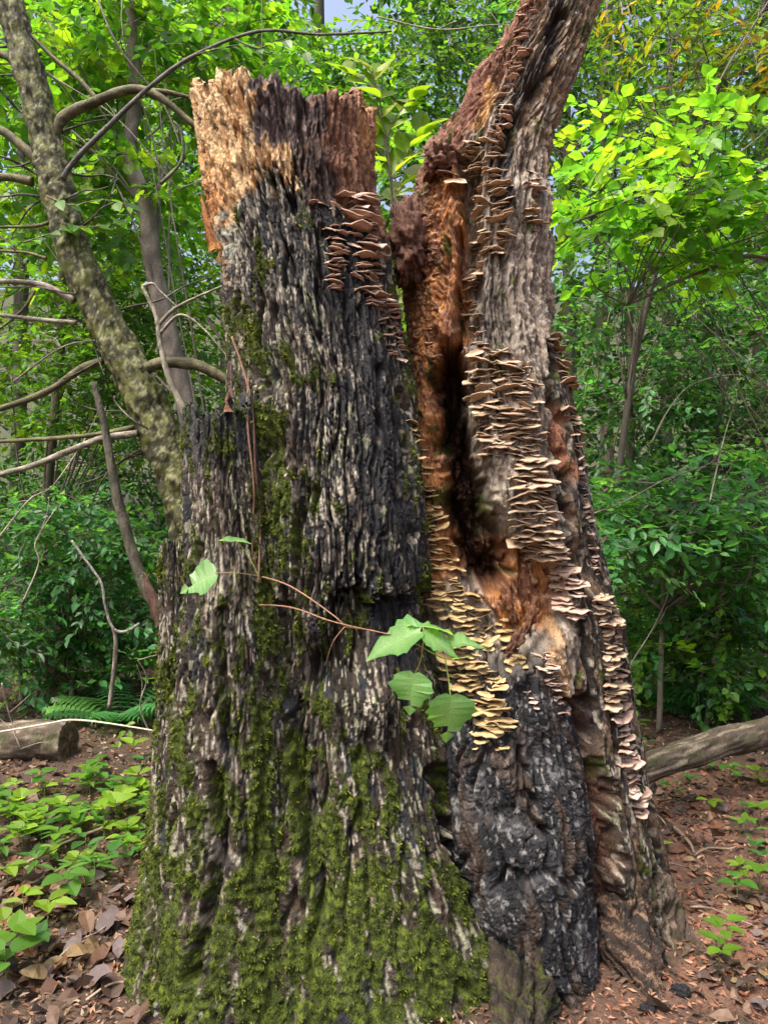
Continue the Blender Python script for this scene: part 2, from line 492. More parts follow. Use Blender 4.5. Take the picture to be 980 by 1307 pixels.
    c, rough = mossy(c, rough, m, s, z)
    d = d + 0.006 * m * (0.6 + pn(s * 45, z * 45, 19))
    shade_main.m = m
    return d, c, rough

A_rows = [(60, 244, 466), (80, 246, 467), (150, 252, 472), (200, 260, 473), (250, 266, 475), (300, 279, 483), (340, 288, 492), (400, 292, 503), (500, 298, 525),
          (600, 300, 536), (700, 300, 547), (800, 295, 553), (900, 280, 562), (1000, 260, 584), (1100, 235, 620), (1180, 210, 668), (1260, 186, 725)]
A_top = [(240, 116), (250, 108), (268, 98), (283, 88), (300, 92), (312, 85), (322, 99), (336, 102), (350, 93), (362, 104), (380, 112), (398, 121), (412, 117), (432, 121), (445, 117), (455, 121), (463, 114), (470, 135), (476, 150)]
oA, VA, nxA, nyA = column('main_trunk', A_rows, 2.5, lambda a, p: a * np.interp(p, [100, 700, 1200], [0.86, 0.9, 0.86]), A_top, shade_main, 330, 760)
MOSSPTS.append((VA[:760], nxA, nyA, shade_main.m))

# ---- left slab (broken lower piece)
def shade_slab(s, z, px, py, th, v):
    d = 0.62 * bark_relief(s, z, 1.1, 7, 0.022)
    d = d - 0.05 * stroke(px + 6 * pn(px / 15, py / 25, 9), py, [(272, 980), (287, 1060), (270, 1150), (245, 1250)], 3, 9)
    d = d - 0.035 * stroke(px + 6 * pn(px / 15, py / 25, 10), py, [(283, 780), (286, 880), (290, 960)], 2, 7)
    c = bark_tint(s, z, 7, 0.06)
    rough = np.full(s.shape, 0.55)
    tp = sstep(620, 560, py + 20 * pn(px / 12, py / 30, 4))
    c = mix(c, CHAR * 1.5, tp * 0.85); rough = rough - 0.15 * tp
    c = mix(c, (0.28, 0.23, 0.2), 0.6 * np.exp(-((px - 285) / 22) ** 2 - ((py - 770) / 60) ** 2) * sstep(-.1, .3, fbm(s * 50, z * 20, 3, 5)))
    mm = moss_mask(s, z, 7)
    dens = 0.08 + 0.4 * sstep(560, 640, py) * sstep(300, 325, px) + 0.30 * sstep(700, 900, py) + 0.38 * sstep(1000, 1180, py)
    m = sstep(0.34, 0.66, dens + 0.85 * mm - 0.02)
    c, rough = mossy(c, rough, m, s, z, 3)
    d = d + 0.008 * m * (0.6 + pn(s * 45, z * 45, 20))
    shade_slab.m = m
    return d, c, rough

B_rows = [(490, 240, 322), (520, 238, 325), (600, 238, 335), (700, 237, 347), (800, 226, 365), (900, 217, 378), (1000, 211, 392), (1100, 205, 405), (1200, 192, 430), (1300, 160, 450)]
B_top = [(232, 530), (240, 516), (246, 520), (252, 533), (262, 528), (275, 530), (285, 520), (290, 505), (300, 510), (308, 522), (318, 505), (330, 500)]
oB, VB, nxB, nyB = column('broken_slab', B_rows, 2.3, lambda a, p: a * np.interp(p, [500, 900, 1250], [1.0, 1.0, 1.1]), B_top, shade_slab, 150, 440, 24)
MOSSPTS.append((VB[:440], nxB, nyB, shade_slab.m))

def shade_low(s, z, px, py, th, v):
    d, c, r = shade_slab(s + 3.1, z, px + 6, py + 60, th, v)
    m0 = shade_slab.m
    m = np.clip(m0 + 0.35 * sstep(1050, 1150, py), 0, 1)
    c, r = mossy(c, r, m, s, z, 4)
    shade_low.m = m
    return d, c, r

C_rows = [(680, 210, 242), (720, 207, 248), (800, 207, 262), (900, 204, 272), (1000, 199, 284), (1080, 192, 300), (1140, 182, 312), (1200, 170, 322), (1240, 164, 330), (1310, 145, 345)]
C_top = [(200, 712), (208, 700), (214, 690), (220, 704), (228, 694), (236, 690), (246, 705), (252, 712)]
oC, VC, nxC, nyC = column('low_slab', C_rows, 2.28, lambda a, p: a * 1.15, C_top, shade_low, 110, 360, 20)
MOSSPTS.append((VC[:360], nxC, nyC, shade_low.m))

# ---- hollow right trunk with leaning spire
HOLL = [(564, 450), (582, 440), (594, 470), (598, 560), (618, 630), (645, 690), (662, 730), (636, 760), (604, 745), (580, 705), (566, 640), (558, 550), (554, 490)]
def shade_hollow(s, z, px, py, th, v):
    wpx = px + 9 * fbm(px / 26, py / 40, 3, 51); wpy = py + 12 * fbm(px / 22, py / 36, 3, 52)
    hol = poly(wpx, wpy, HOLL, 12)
    hol2 = poly(wpx, wpy, [(560, 440), (605, 500), (628, 640), (715, 730), (722, 790), (690, 830), (640, 850), (600, 800), (560, 700), (545, 560)], 22)
    slot = stroke(wpx, wpy, [(596, 205), (600, 290), (597, 360), (592, 430)], 7, 12)
    rust = poly(wpx, wpy, [(480, 190), (560, 180), (596, 230), (600, 330), (598, 430), (586, 500), (560, 560), (575, 660), (600, 720), (560, 760), (480, 740)], 9)
    rust = np.clip(rust + poly(wpx, wpy, [(625, 690), (700, 700), (725, 745), (716, 800), (660, 820), (610, 770)], 9), 0, 1)
    spl = poly(wpx, wpy, [(660, -260), (692, -20), (668, 60), (640, 115), (612, 170), (560, 215), (480, 210), (520, 100), (600, -260)], 7)
    barkm = poly(wpx, wpy, [(694, 395), (720, 420), (900, 700), (1100, 1300), (740, 1300), (752, 1000), (738, 850), (722, 690), (705, 560), (690, 470)], 7)
    barkm = np.clip(barkm + sstep(860, 920, wpy), 0, 1)
    lad = stroke(px, py, [(545, 250), (552, 330), (540, 430), (552, 470)], 14, 8)
    wood = wood_relief(s, z, 5, 0.25)
    bark = bark_relief(s, z, 1.05, 15, 0.026)
    cru = crumble(s, z, 8)
    cr = np.clip(rust + spl, 0, 1)
    base = wood * (1 - barkm) + bark * barkm
    d = base * (1 - cr) + (0.35 * cru + 0.9 * curly(s, z, 7) + 0.4 * wood_relief(s, z, 6, lad * 2.5 + 0.2)) * cr
    d = d + 0.018 * pn(s * 6, z * 2.0, 53)
    d = d - 0.04 * hol - 0.06 * hol2 - 0.05 * slot
    shade_hollow.push = (0.24 + 0.10 * pn(s * 16, z * 6, 71) + 0.06 * fbm(s * 40, z * 14, 4, 72, 0.65)) * hol + 0.07 * hol2 + 0.06 * slot
    # long furrows in the spire and the flank
    d = d - 0.05 * stroke(wpx, py, [(712, 20), (696, 90), (668, 150), (640, 190)], 3, 9)
    d = d - 0.045 * stroke(wpx, py, [(700, 415), (694, 480), (712, 600), (730, 720)], 2, 8)
    d = d - 0.03 * stroke(wpx, py, [(706, 170), (700, 260), (697, 360)], 2, 7)
    # rotten red groove down the flank
    gro = stroke(wpx, wpy, [(735, 905), (752, 1000), (768, 1100), (778, 1200), (786, 1300)], 13, 14)
    d = d - 0.10 * gro + gro * (curly(s, z, 9) + 0.5 * crumble(s, z, 12))
    d = d + 0.03 * stroke(px, py, [(665, 255), (672, 400), (668, 520)], 14, 26)
    # tint
    c = np.zeros(s.shape + (3,)) + GREYW
    c = mix(c, TAN, sstep(680, 700, wpx) * sstep(480, 300, py))
    c = mix(c, (0.30, 0.20, 0.12), sstep(230, 120, py) * sstep(640, 680, wpx + 0.4 * (py - 100)))
    c = mix(c, (0.10, 0.075, 0.055), sstep(0.05, 0.5, fbm(s * 40, z * 7, 3, 55)) * 0.85)
    c = mix(c, (0.42, 0.38, 0.33), sstep(0.2, 0.55, fbm(s * 70, z * 12, 3, 57)) * 0.8)
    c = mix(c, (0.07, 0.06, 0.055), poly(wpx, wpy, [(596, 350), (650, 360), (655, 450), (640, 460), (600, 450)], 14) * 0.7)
    rough = np.full(s.shape, 0.68)
    cb = bark_tint(s, z, 15, 0.02)
    cb = mix(cb, (0.20, 0.13, 0.085), sstep(0.0, 0.45, fbm(s * 24, z * 6, 3, 59)) * 0.7)
    c = c * (1 - barkm[..., None]) + cb * barkm[..., None]
    rp = poly(wpx, wpy, [(700, 512), (716, 530), (728, 600), (722, 612), (704, 570)], 5)
    c = mix(c, (0.30, 0.13, 0.075), rp * 0.9)
    cr_c = np.zeros(s.shape + (3,)) + RUST
    cr_c = mix(cr_c, (0.20, 0.085, 0.05), sstep(0.0, 0.45, fbm(s * 22, z * 9, 3, 60)))
    cr_c = mix(cr_c, (0.50, 0.30, 0.18), sstep(0.22, 0.5, fbm(s * 60, z * 40, 3, 62)) * 0.8)
    cr_c = mix(cr_c, (0.17, 0.09, 0.06), sstep(330, 240, py) * sstep(560, 535, px))
    c = c * (1 - rust[..., None]) + cr_c * rust[..., None]
    cs = np.zeros(s.shape + (3,)) + (0.19, 0.085, 0.055)
    cs = mix(cs, (0.36, 0.19, 0.13), sstep(0.1, 0.5, fbm(s * 50, z * 26, 3, 64)))
    cs = mix(cs, (0.55, 0.32, 0.13), stroke(wpx, wpy, [(628, 118), (616, 160)], 6, 7) * 0.9)
    c = c * (1 - spl[..., None]) + cs * spl[..., None]
    c = mix(c, CHAR * 1.5, stroke(wpx, wpy, [(715, 10), (700, 70), (660, 130), (640, 190), (636, 260)], 7, 10) * 0.8)
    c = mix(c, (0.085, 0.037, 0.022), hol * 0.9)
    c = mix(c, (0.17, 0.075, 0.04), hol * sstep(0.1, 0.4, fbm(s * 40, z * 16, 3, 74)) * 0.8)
    c = mix(c, (0.12, 0.055, 0.036), gro * 0.85)
    c = mix(c, CHAR * 1.4, stroke(wpx, wpy, [(745, 960), (756, 1060), (772, 1150)], 5, 8) * 0.8)
    c = mix(c, (0.42, 0.27, 0.15), poly(wpx, wpy, [(700, 790), (718, 790), (728, 870), (738, 920), (728, 925), (705, 850)], 5) * 0.9)
    c = mix(c, CHAR * 1.5, poly(wpx, wpy, [(560, 850), (700, 830), (740, 1000), (740, 1300), (540, 1300)], 14) * 0.8)
    mm = moss_mask(s, z, 15)
    m = sstep(0.34, 0.6, 0.30 * np.exp(-((px - 830) / 60) ** 2 - ((py - 1200) / 60) ** 2) + 0.6 * mm + 0.28 * stroke(px, py, [(548, 560), (560, 700), (590, 800)], 8, 14))
    c, rough = mossy(c, rough, m * 0.9, s, z, 6)
    return d, c, rough

D_rows = [(-330, 842, 905), (-200, 778, 852), (-100, 718, 806), (-30, 682, 774), (0, 668, 760), (50, 648, 745), (100, 607, 731), (150, 590, 713), (175, 562, 706), (210, 545, 702), (260, 531, 697), (300, 522, 694),
          (360, 522, 692), (400, 524, 694), (450, 524, 707), (500, 522, 722), (560, 520, 736), (640, 518, 748), (700, 518, 758), (800, 530, 784), (900, 540, 799),
          (1000, 550, 818), (1080, 560, 834), (1150, 570, 853), (1200, 570, 876), (1260, 560, 912)]
D_top = [(500, -270), (820, -275), (850, -300), (900, -280)]
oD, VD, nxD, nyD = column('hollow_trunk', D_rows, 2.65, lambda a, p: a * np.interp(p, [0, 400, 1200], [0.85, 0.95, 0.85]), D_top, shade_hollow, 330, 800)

# ---- charred buttress between the two trunks
def shade_burnt(s, z, px, py, th, v):
    wq = 0.03 * pn(s * 9, z * 6, 3)
    f1, f2 = worley((s + wq) * 9, z * 4.5 + pn(s * 6, z * 5, 4), 2)
    g1, g2 = worley((s + wq) * 42, z * 40 + 0.4 * pn(s * 30, z * 30, 6), 5)
    h1, h2 = worley((s + wq) * 95, z * 90, 8)
    d = 0.008 * (sstep(0, 0.14, f2 - f1) - 0.8) + 0.0045 * (sstep(0, 0.16, g2 - g1) - 0.8) + 0.0016 * (sstep(0, 0.2, h2 - h1) - 0.7) + 0.022 * fbm(s * 4.5, z * 3, 2, 11)
    n1 = pn((s + wq) * 24, z * 3, 13)
    d = d + 0.024 * (sstep(0, 0.2, np.abs(n1)) - 0.8) + 0.010 * pn((s + wq) * 30, z * 5, 15) + 0.003 * pn((s + wq) * 110, z * 16, 16)
    d = d - 0.022 * stroke(px + 10 * pn(px / 20, py / 20, 14), py + 14 * pn(px / 25, py / 30, 15), [(640, 1128), (690, 1112), (730, 1125)], 2, 9)
    d = d - 0.05 * stroke(px + 10 * pn(px / 20, py / 20, 16), py, [(668, 960), (672, 1010), (690, 1060)], 2, 9)
    c = np.zeros(s.shape + (3,)) + CHAR
    ash = fbm(s * 10, z * 7, 3, 17)
    lines = pn(s * 26 + 2 * ash, z * 75 + 3 * ash, 18)
    c = mix(c, ASH * 0.75, sstep(0.15, 0.6, ash) * (0.25 + 0.75 * sstep(-0.05, 0.25, lines)))
    c = mix(c, (0.30, 0.29, 0.28), sstep(0.38, 0.6, fbm(s * 75, z * 30, 3, 19, 0.65)) * 0.7)
    c = mix(c, (0.075, 0.05, 0.036), sstep(0.15, 0.5, fbm(s * 14, z * 5, 3, 20)) * 0.6)
    rough = 0.40 + 0.25 * sstep(0, 0.5, ash)
    return d, c, rough

E_rows = [(740, 622, 690), (830, 580, 706), (900, 558, 722), (960, 554, 732), (1040, 560, 740), (1120, 576, 748), (1190, 606, 756), (1240, 640, 758), (1300, 668, 764)]
E_top = [(550, 935), (580, 892), (600, 912), (625, 868), (645, 890), (672, 850), (700, 870), (725, 905), (760, 935)]
oE, VE, nxE, nyE = column('burnt_buttress', E_rows, 2.45, lambda a, p: np.minimum(a * 2.6, np.interp(p, [760, 880, 1000, 1180, 1300], [0.09, 0.16, 0.25, 0.36, 0.43])), E_top, shade_burnt, 230, 380, 24, zbot=-0.05)

# ------------------------------------------------------------------ ray to stump surface
def hit(px, py, names=('main_trunk', 'broken_slab', 'low_slab', 'hollow_trunk', 'burnt_buttress')):
    o = Vector((0, 0, CAMZ)); d = (P(px, py, 1.0) - o).normalized()
    best = None
    for n in names:
        r = BV[n].ray_cast(o, d, 8.0)
        if r[0] is not None and (best is None or r[3] < best[2]):
            best = (r[0], r[1], r[3], n)
    return best

# ------------------------------------------------------------------ tubes, blobs, shards
def tube(pts, rad, seg=10, sub=6, rough_amp=0.12, seed=0, cap=True, grain=0.0):
    """smooth tapered limb through points; returns verts, faces(list of quads), ring index"""
    pts = np.array([tuple(p) for p in pts], float); rad = np.array(rad, float)
    n = len(pts)
    t = np.arange(n); tt = np.linspace(0, n - 1, (n - 1) * sub + 1)
    def cr(vals):
        out = []
        for q in tt:
            i = min(int(q), n - 2); f = q - i
            p0 = vals[max(i - 1, 0)]; p1 = vals[i]; p2 = vals[i + 1]; p3 = vals[min(i + 2, n - 1)]
            out.append(0.5 * (2 * p1 + (p2 - p0) * f + (2 * p0 - 5 * p1 + 4 * p2 - p3) * f * f + (3 * p1 - p0 - 3 * p2 + p3) * f ** 3))
        return np.array(out)
    c = cr(pts) if n > 2 else pts[0] + (pts[1] - pts[0]) * tt[:, None]
    r = np.interp(tt, t, rad)
    tan = np.gradient(c, axis=0); tan /= np.linalg.norm(tan, axis=1)[:, None] + 1e-9
    up = np.array((0.31, 0.17, 0.93)); 
    if abs(np.dot(tan.mean(0), up)) > 0.8: up = np.array((0.9, 0.3, 0.1))
    a = np.cross(tan, up); a /= np.linalg.norm(a, axis=1)[:, None] + 1e-9
    b = np.cross(tan, a)
    ph = np.linspace(0, 2 * np.pi, seg, endpoint=False)
    arc = np.concatenate([[0], np.cumsum(np.linalg.norm(np.diff(c, axis=0), axis=1))])
    rm = r[:, None] * (1 + rough_amp * fbm(arc[:, None] * 9 + seed, np.cos(ph)[None, :] * 1.3 + np.sin(ph)[None, :] * 0.7 + seed, 3, seed % 20))
    if grain:
        sa = (ph - np.pi)[None, :] * max(r.mean(), 0.05) + 0 * arc[:, None]; za = arc[:, None] + 0 * sa + seed
        rm = rm + grain / 0.03 * bark_relief(sa, za, 1.1, seed % 19, 0.022)
    V = c[:, None, :] + rm[..., None] * (np.cos(ph)[None, :, None] * a[:, None, :] + np.sin(ph)[None, :, None] * b[:, None, :])
    V = V.reshape(-1, 3)
    fc = grid_faces(len(c), seg, True)
    if cap:
        V = np.concatenate([V, c[:1], c[-1:]]); k = len(V)
        j = np.arange(seg); j2 = (j + 1) % seg; last = (len(c) - 1) * seg
        fa = np.stack([np.full(seg, k - 2), j2, j, j], -1)[:, :3]
        fb = np.stack([np.full(seg, k - 1), last + j, last + j2], -1)
        return V, fc.tolist() + fa.tolist() + fb.tolist()
    return V, fc.tolist()

def limb_mesh(name, pts, rad, col=(0.12, 0.10, 0.07), col2=None, seg=10, sub=6, mat=None, ra=0.12, rough=0.7, patch=0.0, grain=0.0, col3=None):
    V, f = tube(pts, rad, seg, sub, ra, random.randint(0, 900), True, grain)
    t = np.zeros((len(V), 3)) + col
    if col2 is not None:
        q = fbm(V[:, 0] * 14 + V[:, 1] * 9, V[:, 2] * 14, 4, 12, 0.6)
        t = mix(t, col2, sstep(0.0 - patch, 0.35 - patch, q))
    if col3 is not None:
        q = fbm(V[:, 0] * 38 + V[:, 1] * 33 + 5, V[:, 2] * 34, 4, 22, 0.7)
        t = mix(t, col3, sstep(0.24, 0.46, q))
    return mesh(name, V, f, t, rough, mat or M_BARK)

def rock_blob(name, c, r, seed, amp, tint, mat=M_STUMP, nu=40, nv=24, freq=3.0):
    u = np.linspace(0, 2 * np.pi, nu, endpoint=False); v = np.linspace(0.02, np.pi - 0.02, nv)
    U, W = np.meshgrid(u, v)
    X, Y, Z = np.sin(W) * np.cos(U), np.sin(W) * np.sin(U), np.cos(W)
    f = 1 + amp * (fbm(X * freq * .7 + seed, Z * freq * .7, 4, seed % 30, 0.6) + fbm(Y * freq * .7 + seed, Z * freq * .7 + 3, 4, seed % 30 + 5, 0.6))
    V = np.stack([c[0] + r[0] * X * f, c[1] + r[1] * Y * f, c[2] + r[2] * Z * f], -1).reshape(-1, 3)
    q = fbm((X + Z).ravel() * 5, (Y + Z).ravel() * 5, 3, 3)
    t = mix(np.zeros((len(V), 3)) + tint, np.asarray(tint) * 0.45, sstep(0, 0.4, q))
    return mesh(name, V, grid_faces(nv, nu, True), t, 0.7, mat)

# burl on the left of the hollow trunk
cb = P(520, 312, 2.52)
part('burl', rock_blob('burl', cb, (0.062, 0.085, 0.125), 3, 0.22, (0.17, 0.085, 0.06), nu=70, nv=60, freq=3.4), stump)
cb = P(560, 205, 2.50)
part('burl', rock_blob('burl', cb, (0.05, 0.07, 0.06), 13, 0.25, (0.22, 0.11, 0.075), nu=60, nv=44, freq=3.4), stump)
# crumbling chunk of heartwood inside the hollow
def shard_mesh(name, base, tip, wd, th, col, seed=0):
    """flat splinter of wood tapering to a ragged point"""
    b = np.array(base, float); t = np.array(tip, float)
    ax = t - b; L = np.linalg.norm(ax); ax /= L
    side = np.cross(ax, (0.2, 1, 0.1)); side /= np.linalg.norm(side); nrm = np.cross(ax, side)
    n = 9; V = []; rs = np.random.default_rng(seed)
    for i in range(n):
        f = i / (n - 1); w_ = wd * (1 - f) ** 0.7 * (1 + 0.3 * rs.normal()) * 0.5 + 0.0006
        k = th * (1 - 0.8 * f) * 0.5; c = b + ax * L * f + nrm * 0.04 * L * math.sin(f * 3) + side * rs.normal() * wd * 0.05
        V += [c - side * w_, c + nrm * k, c + side * w_, c - nrm * k]
    fc = grid_faces(n, 4, True).tolist() + [[0, 1, 2, 3], [4 * n - 1, 4 * n - 2, 4 * n - 3, 4 * n - 4]]
    tt = np.zeros((4 * n, 3)) + col; tt *= (0.8 + 0.4 * rs.random((4 * n, 1)))
    return mesh(name, np.array(V), fc, tt, 0.7, M_STUMP)

# crumbling wedges of heartwood standing in the hollow
for q, (x0, y0, d_, x1, y1, wd, col) in enumerate([(655, 792, 2.42, 642, 752, .035, (.20, .085, .04)), (672, 806, 2.38, 684, 765, .03, (.18, .08, .04)), (648, 836, 2.36, 670, 800, .03, (.14, .065, .04))]):
    me_ = rock_blob('heartwood_wedge', (0, 0, 0), (wd * .55, wd * .5, (y0 - y1) / 2 * d_ / F), 220 + q, 0.42, col, nu=26, nv=22, freq=2.2)
    w_ = part('heartwood_wedge', me_, stump); w_.location = P((x0 + x1) / 2, (y0 + y1) / 2, d_) - ORG; w_.rotation_euler = (0, (x1 - x0) / (y0 - y1), 0)
# torn flap and splinters round the broken rims
part('splinter', shard_mesh('splinter', P(276, 318, 2.46), P(256, 246, 2.44), 0.045, 0.012, (0.42, 0.18, 0.06), 1), stump)
part('splinter', shard_mesh('splinter', P(291, 352, 2.46), P(282, 270, 2.42), 0.05, 0.016, (0.46, 0.22, 0.08), 2), stump)
part('splinter', shard_mesh('splinter', P(290, 526, 2.19), P(291, 498, 2.20), 0.022, 0.012, (0.16, 0.075, 0.04), 3), stump)
part('splinter', shard_mesh('splinter', P(297, 508, 2.22), P(295, 455, 2.27), 0.010, 0.008, (0.11, 0.055, 0.035), 4), stump)
k = 0
for (x0, y0, hgt, col) in [(252, 118, 20, PALE), (262, 110, 22, PALE), (276, 98, 20, PALE), (290, 97, 16, PALE), (304, 97, 20, PALE), (318, 104, 16, (.34, .24, .17)), (334, 108, 14, (.15, .1, .09)),
                           (350, 106, 20, (.2, .15, .13)), (366, 112, 14, (.12, .09, .08)), (392, 126, 12, (.12, .08, .07)), (415, 126, 14, (.18, .1, .08)), (436, 128, 14, (.25, .14, .1)), (452, 128, 16, (.3, .16, .1)), (462, 126, 18, (.4, .2, .1)), (468, 150, 22, (.36, .18, .1))]:
    for j in range(2):
        xx = x0 + random.uniform(-6, 6); dd = 2.5 - 0.2 * math.sqrt(max(0.02, 1 - ((xx - 358) / 112) ** 2))
        part('splinter', shard_mesh('splinter', P(xx, y0 + 12, dd), P(xx + random.uniform(-5, 5), y0 - hgt * random.uniform(0.2, 0.75), dd + 0.01), 0.028, 0.012, np.array(col) * random.uniform(0.7, 1.1), 10 + k), stump)
        k += 1
for (x0, y0, x1, y1, wd, col) in [(548, 200, 552, 172, .05, (.22, .12, .085)), (575, 190, 582, 165, .04, (.2, .1, .07)), (585, 170, 590, 142, .05, (.19, .09, .06)), (612, 120, 606, 92, .05, (.2, .09, .06)), (645, 62, 646, 32, .05, (.24, .11, .07)),
                                  (530, 262, 512, 255, .05, (.2, .1, .07)), (600, 150, 596, 118, .04, (.2, .09, .06))]:
    part('splinter', shard_mesh('splinter', P(x0, y0, 2.56), P(x1, y1, 2.55), wd, 0.03, col, 60 + k), stump); k += 1

# root running out over the soil on the right, and the buttress toes
part('root', limb_mesh('root', [P(800, 1130, 2.55), P(836, 1185, 2.50), P(878, 1228, 2.42), P(930, 1262, 2.32), P(985, 1294, 2.22), P(1050, 1330, 2.14)], [0.13, 0.095, 0.065, 0.05, 0.038, 0.02],
     (0.07, 0.053, 0.04), (0.17, 0.13, 0.10), 110, 40, M_STUMP, 0.22, 0.7, 0.0, 0.028, (0.05, 0.055, 0.015)), stump)
part('root', limb_mesh('root', [P(765, 1190, 2.45), P(778, 1260, 2.32), P(790, 1310, 2.2), P(805, 1360, 2.1)], [0.09, 0.06, 0.045, 0.03], (0.07, 0.038, 0.027), (0.035, 0.028, 0.023), 110, 40, M_STUMP, 0.3, 0.7, 0.0, 0.03), stump)

part('root', limb_mesh('root', [P(665, 1215, 2.22), P(668, 1275, 2.10), P(664, 1330, 1.98), P(655, 1380, 1.9)], [0.09, 0.085, 0.06, 0.03], (0.026, 0.021, 0.017), (0.06, 0.046, 0.034), 130, 40, M_STUMP, 0.3, 0.7, 0.0, 0.032, (0.06, 0.075, 0.014)), stump)
part('root', limb_mesh('root', [P(790, 1160, 2.42), P(806, 1225, 2.30), P(826, 1275, 2.20), P(860, 1320, 2.10)], [0.10, 0.08, 0.05, 0.025], (0.045, 0.030, 0.023), (0.025, 0.021, 0.018), 120, 40, M_STUMP, 0.3, 0.7, 0.0, 0.032, (0.19, 0.12, 0.08)), stump)

# ------------------------------------------------------------------ moss tufts on the stump
def moss_object():
    VV = []; CC = []
    for (V, nx, ny, m) in MOSSPTS:
        fr = (m > 0.45) & (ny < 0.15)
        idx = np.argwhere(fr)
        n = min(len(idx), int(len(idx) * 0.27))
        pick = idx[rng.choice(len(idx), n, replace=False)]
        p = V[pick[:, 0], pick[:, 1]]
        nn = np.stack([nx[pick[:, 0], pick[:, 1]], ny[pick[:, 0], pick[:, 1]], rng.normal(0, 0.35, n)], -1)
        clump = fbm(p[:, 0] * 26, p[:, 2] * 26, 3, 7)
        L = 0.004 + 0.006 * rng.random(n) + 0.009 * np.clip(clump, 0, 1)
        dirv = nn + rng.normal(0, 0.55, (n, 3)); dirv[:, 2] += 0.15
        dirv /= np.linalg.norm(dirv, axis=1)[:, None]
        sd = np.cross(dirv, rng.normal(0, 1, (n, 3))); sd /= np.linalg.norm(sd, axis=1)[:, None] + 1e-9
        wv = sd * (0.0016 + 0.0014 * rng.random(n))[:, None]
        tip = p + dirv * L[:, None]; tip[:, 2] -= 0.25 * L
        mid = p + dirv * L[:, None] * 0.55
        base = p - dirv * 0.003
        VV.append(np.stack([base - wv * 0.6, base + wv * 0.6, mid + wv, tip, mid - wv], 1).reshape(-1, 3))
        col = mix(np.zeros((n, 3)) + MOSS1 * 1.5, (0.17, 0.205, 0.018), np.clip(0.1 + 0.8 * clump + rng.normal(0, 0.25, n), 0, 1))
        CC.append(np.repeat(col, 5, 0))
    V = np.concatenate(VV); Cc = np.concatenate(CC)
    k = len(V) // 5
    f = (np.arange(k) * 5)[:, None] + np.array([[0, 1, 2, 3, 4]])
    o = obj('moss', mesh('moss', V, f, Cc, 0.8, M_MOSS, False))
    tag(o, 'shaggy yellow green moss carpeting the lower bark of the big stump', 'moss', kind='stuff')
moss_object()

# ------------------------------------------------------------------ bracket fungi
def fungus_mesh(seed, kind):
    rs = np.random.default_rng(seed)
    na, nr = 12, 3
    ph = np.linspace(-1.72, 1.72, na)
    lob = 1 + 0.10 * np.sin(ph * rs.integers(2, 5) + rs.random() * 6) + 0.07 * np.sin(ph * rs.integers(5, 9) + rs.random() * 6) + rs.normal(0, 0.035, na)
    asp = rs.uniform(0.72, 0.98)
    V = []; T = []
    tops = {0: ((0.22, 0.14, 0.09), (0.33, 0.22, 0.145), (0.62, 0.48, 0.34)),
            1: ((0.26, 0.17, 0.07), (0.40, 0.27, 0.11), (0.62, 0.48, 0.26)),
            2: ((0.30, 0.19, 0.14), (0.43, 0.28, 0.21), (0.68, 0.52, 0.42))}[kind]
    und = {0: (0.44, 0.31, 0.21), 1: (0.42, 0.30, 0.15), 2: (0.50, 0.335, 0.255)}[kind]
    wav = rs.normal(0, 0.085, na); wav = (wav + np.roll(wav, 1)) / 2
    for side in (0, 1):
        for i in range(nr + 1):
            r = i / nr
            for j in range(na):
                R = r * lob[j]
                x = R * math.sin(ph[j]); y = R * math.cos(ph[j]) * asp - 0.12
                z = 0.16 * (1 - r * r) - 0.05 + wav[j] * r * r * 1.3
                th = 0.20 * (1 - r) ** 1.3 + 0.055 + (0.02 if 0.2 < r < 0.95 else 0)
                if side: z -= th
                V.append((x, y, z))
                if side: T.append(np.array(und) * (0.92 + 0.16 * rs.random()))
                else:
                    c = np.array(tops[0 if r < 0.4 else (1 if r < 0.9 else 2)]) * (0.9 + 0.2 * rs.random()) * (0.8 if i == 1 else 1)
                    T.append(c)
    n = (nr + 1) * na
    a = grid_faces(nr + 1, na)
    b = a[:, ::-1] + n
    last = nr * na + np.arange(na - 1)
    rim = np.stack([last, last + 1, last + 1 + n, last + n], -1)[:, ::-1]
    me = mesh('bracket_fungus', np.array(V), np.concatenate([a[:, ::-1], b[:, ::-1], rim[:, ::-1]]), np.array(T), 0.7, M_FUNGUS)
    return me

FM = {k: [fungus_mesh(100 * k + i, k) for i in range(9)] for k in (0, 1, 2)}
FUNGI = []   # (matrix, size, kind, label)

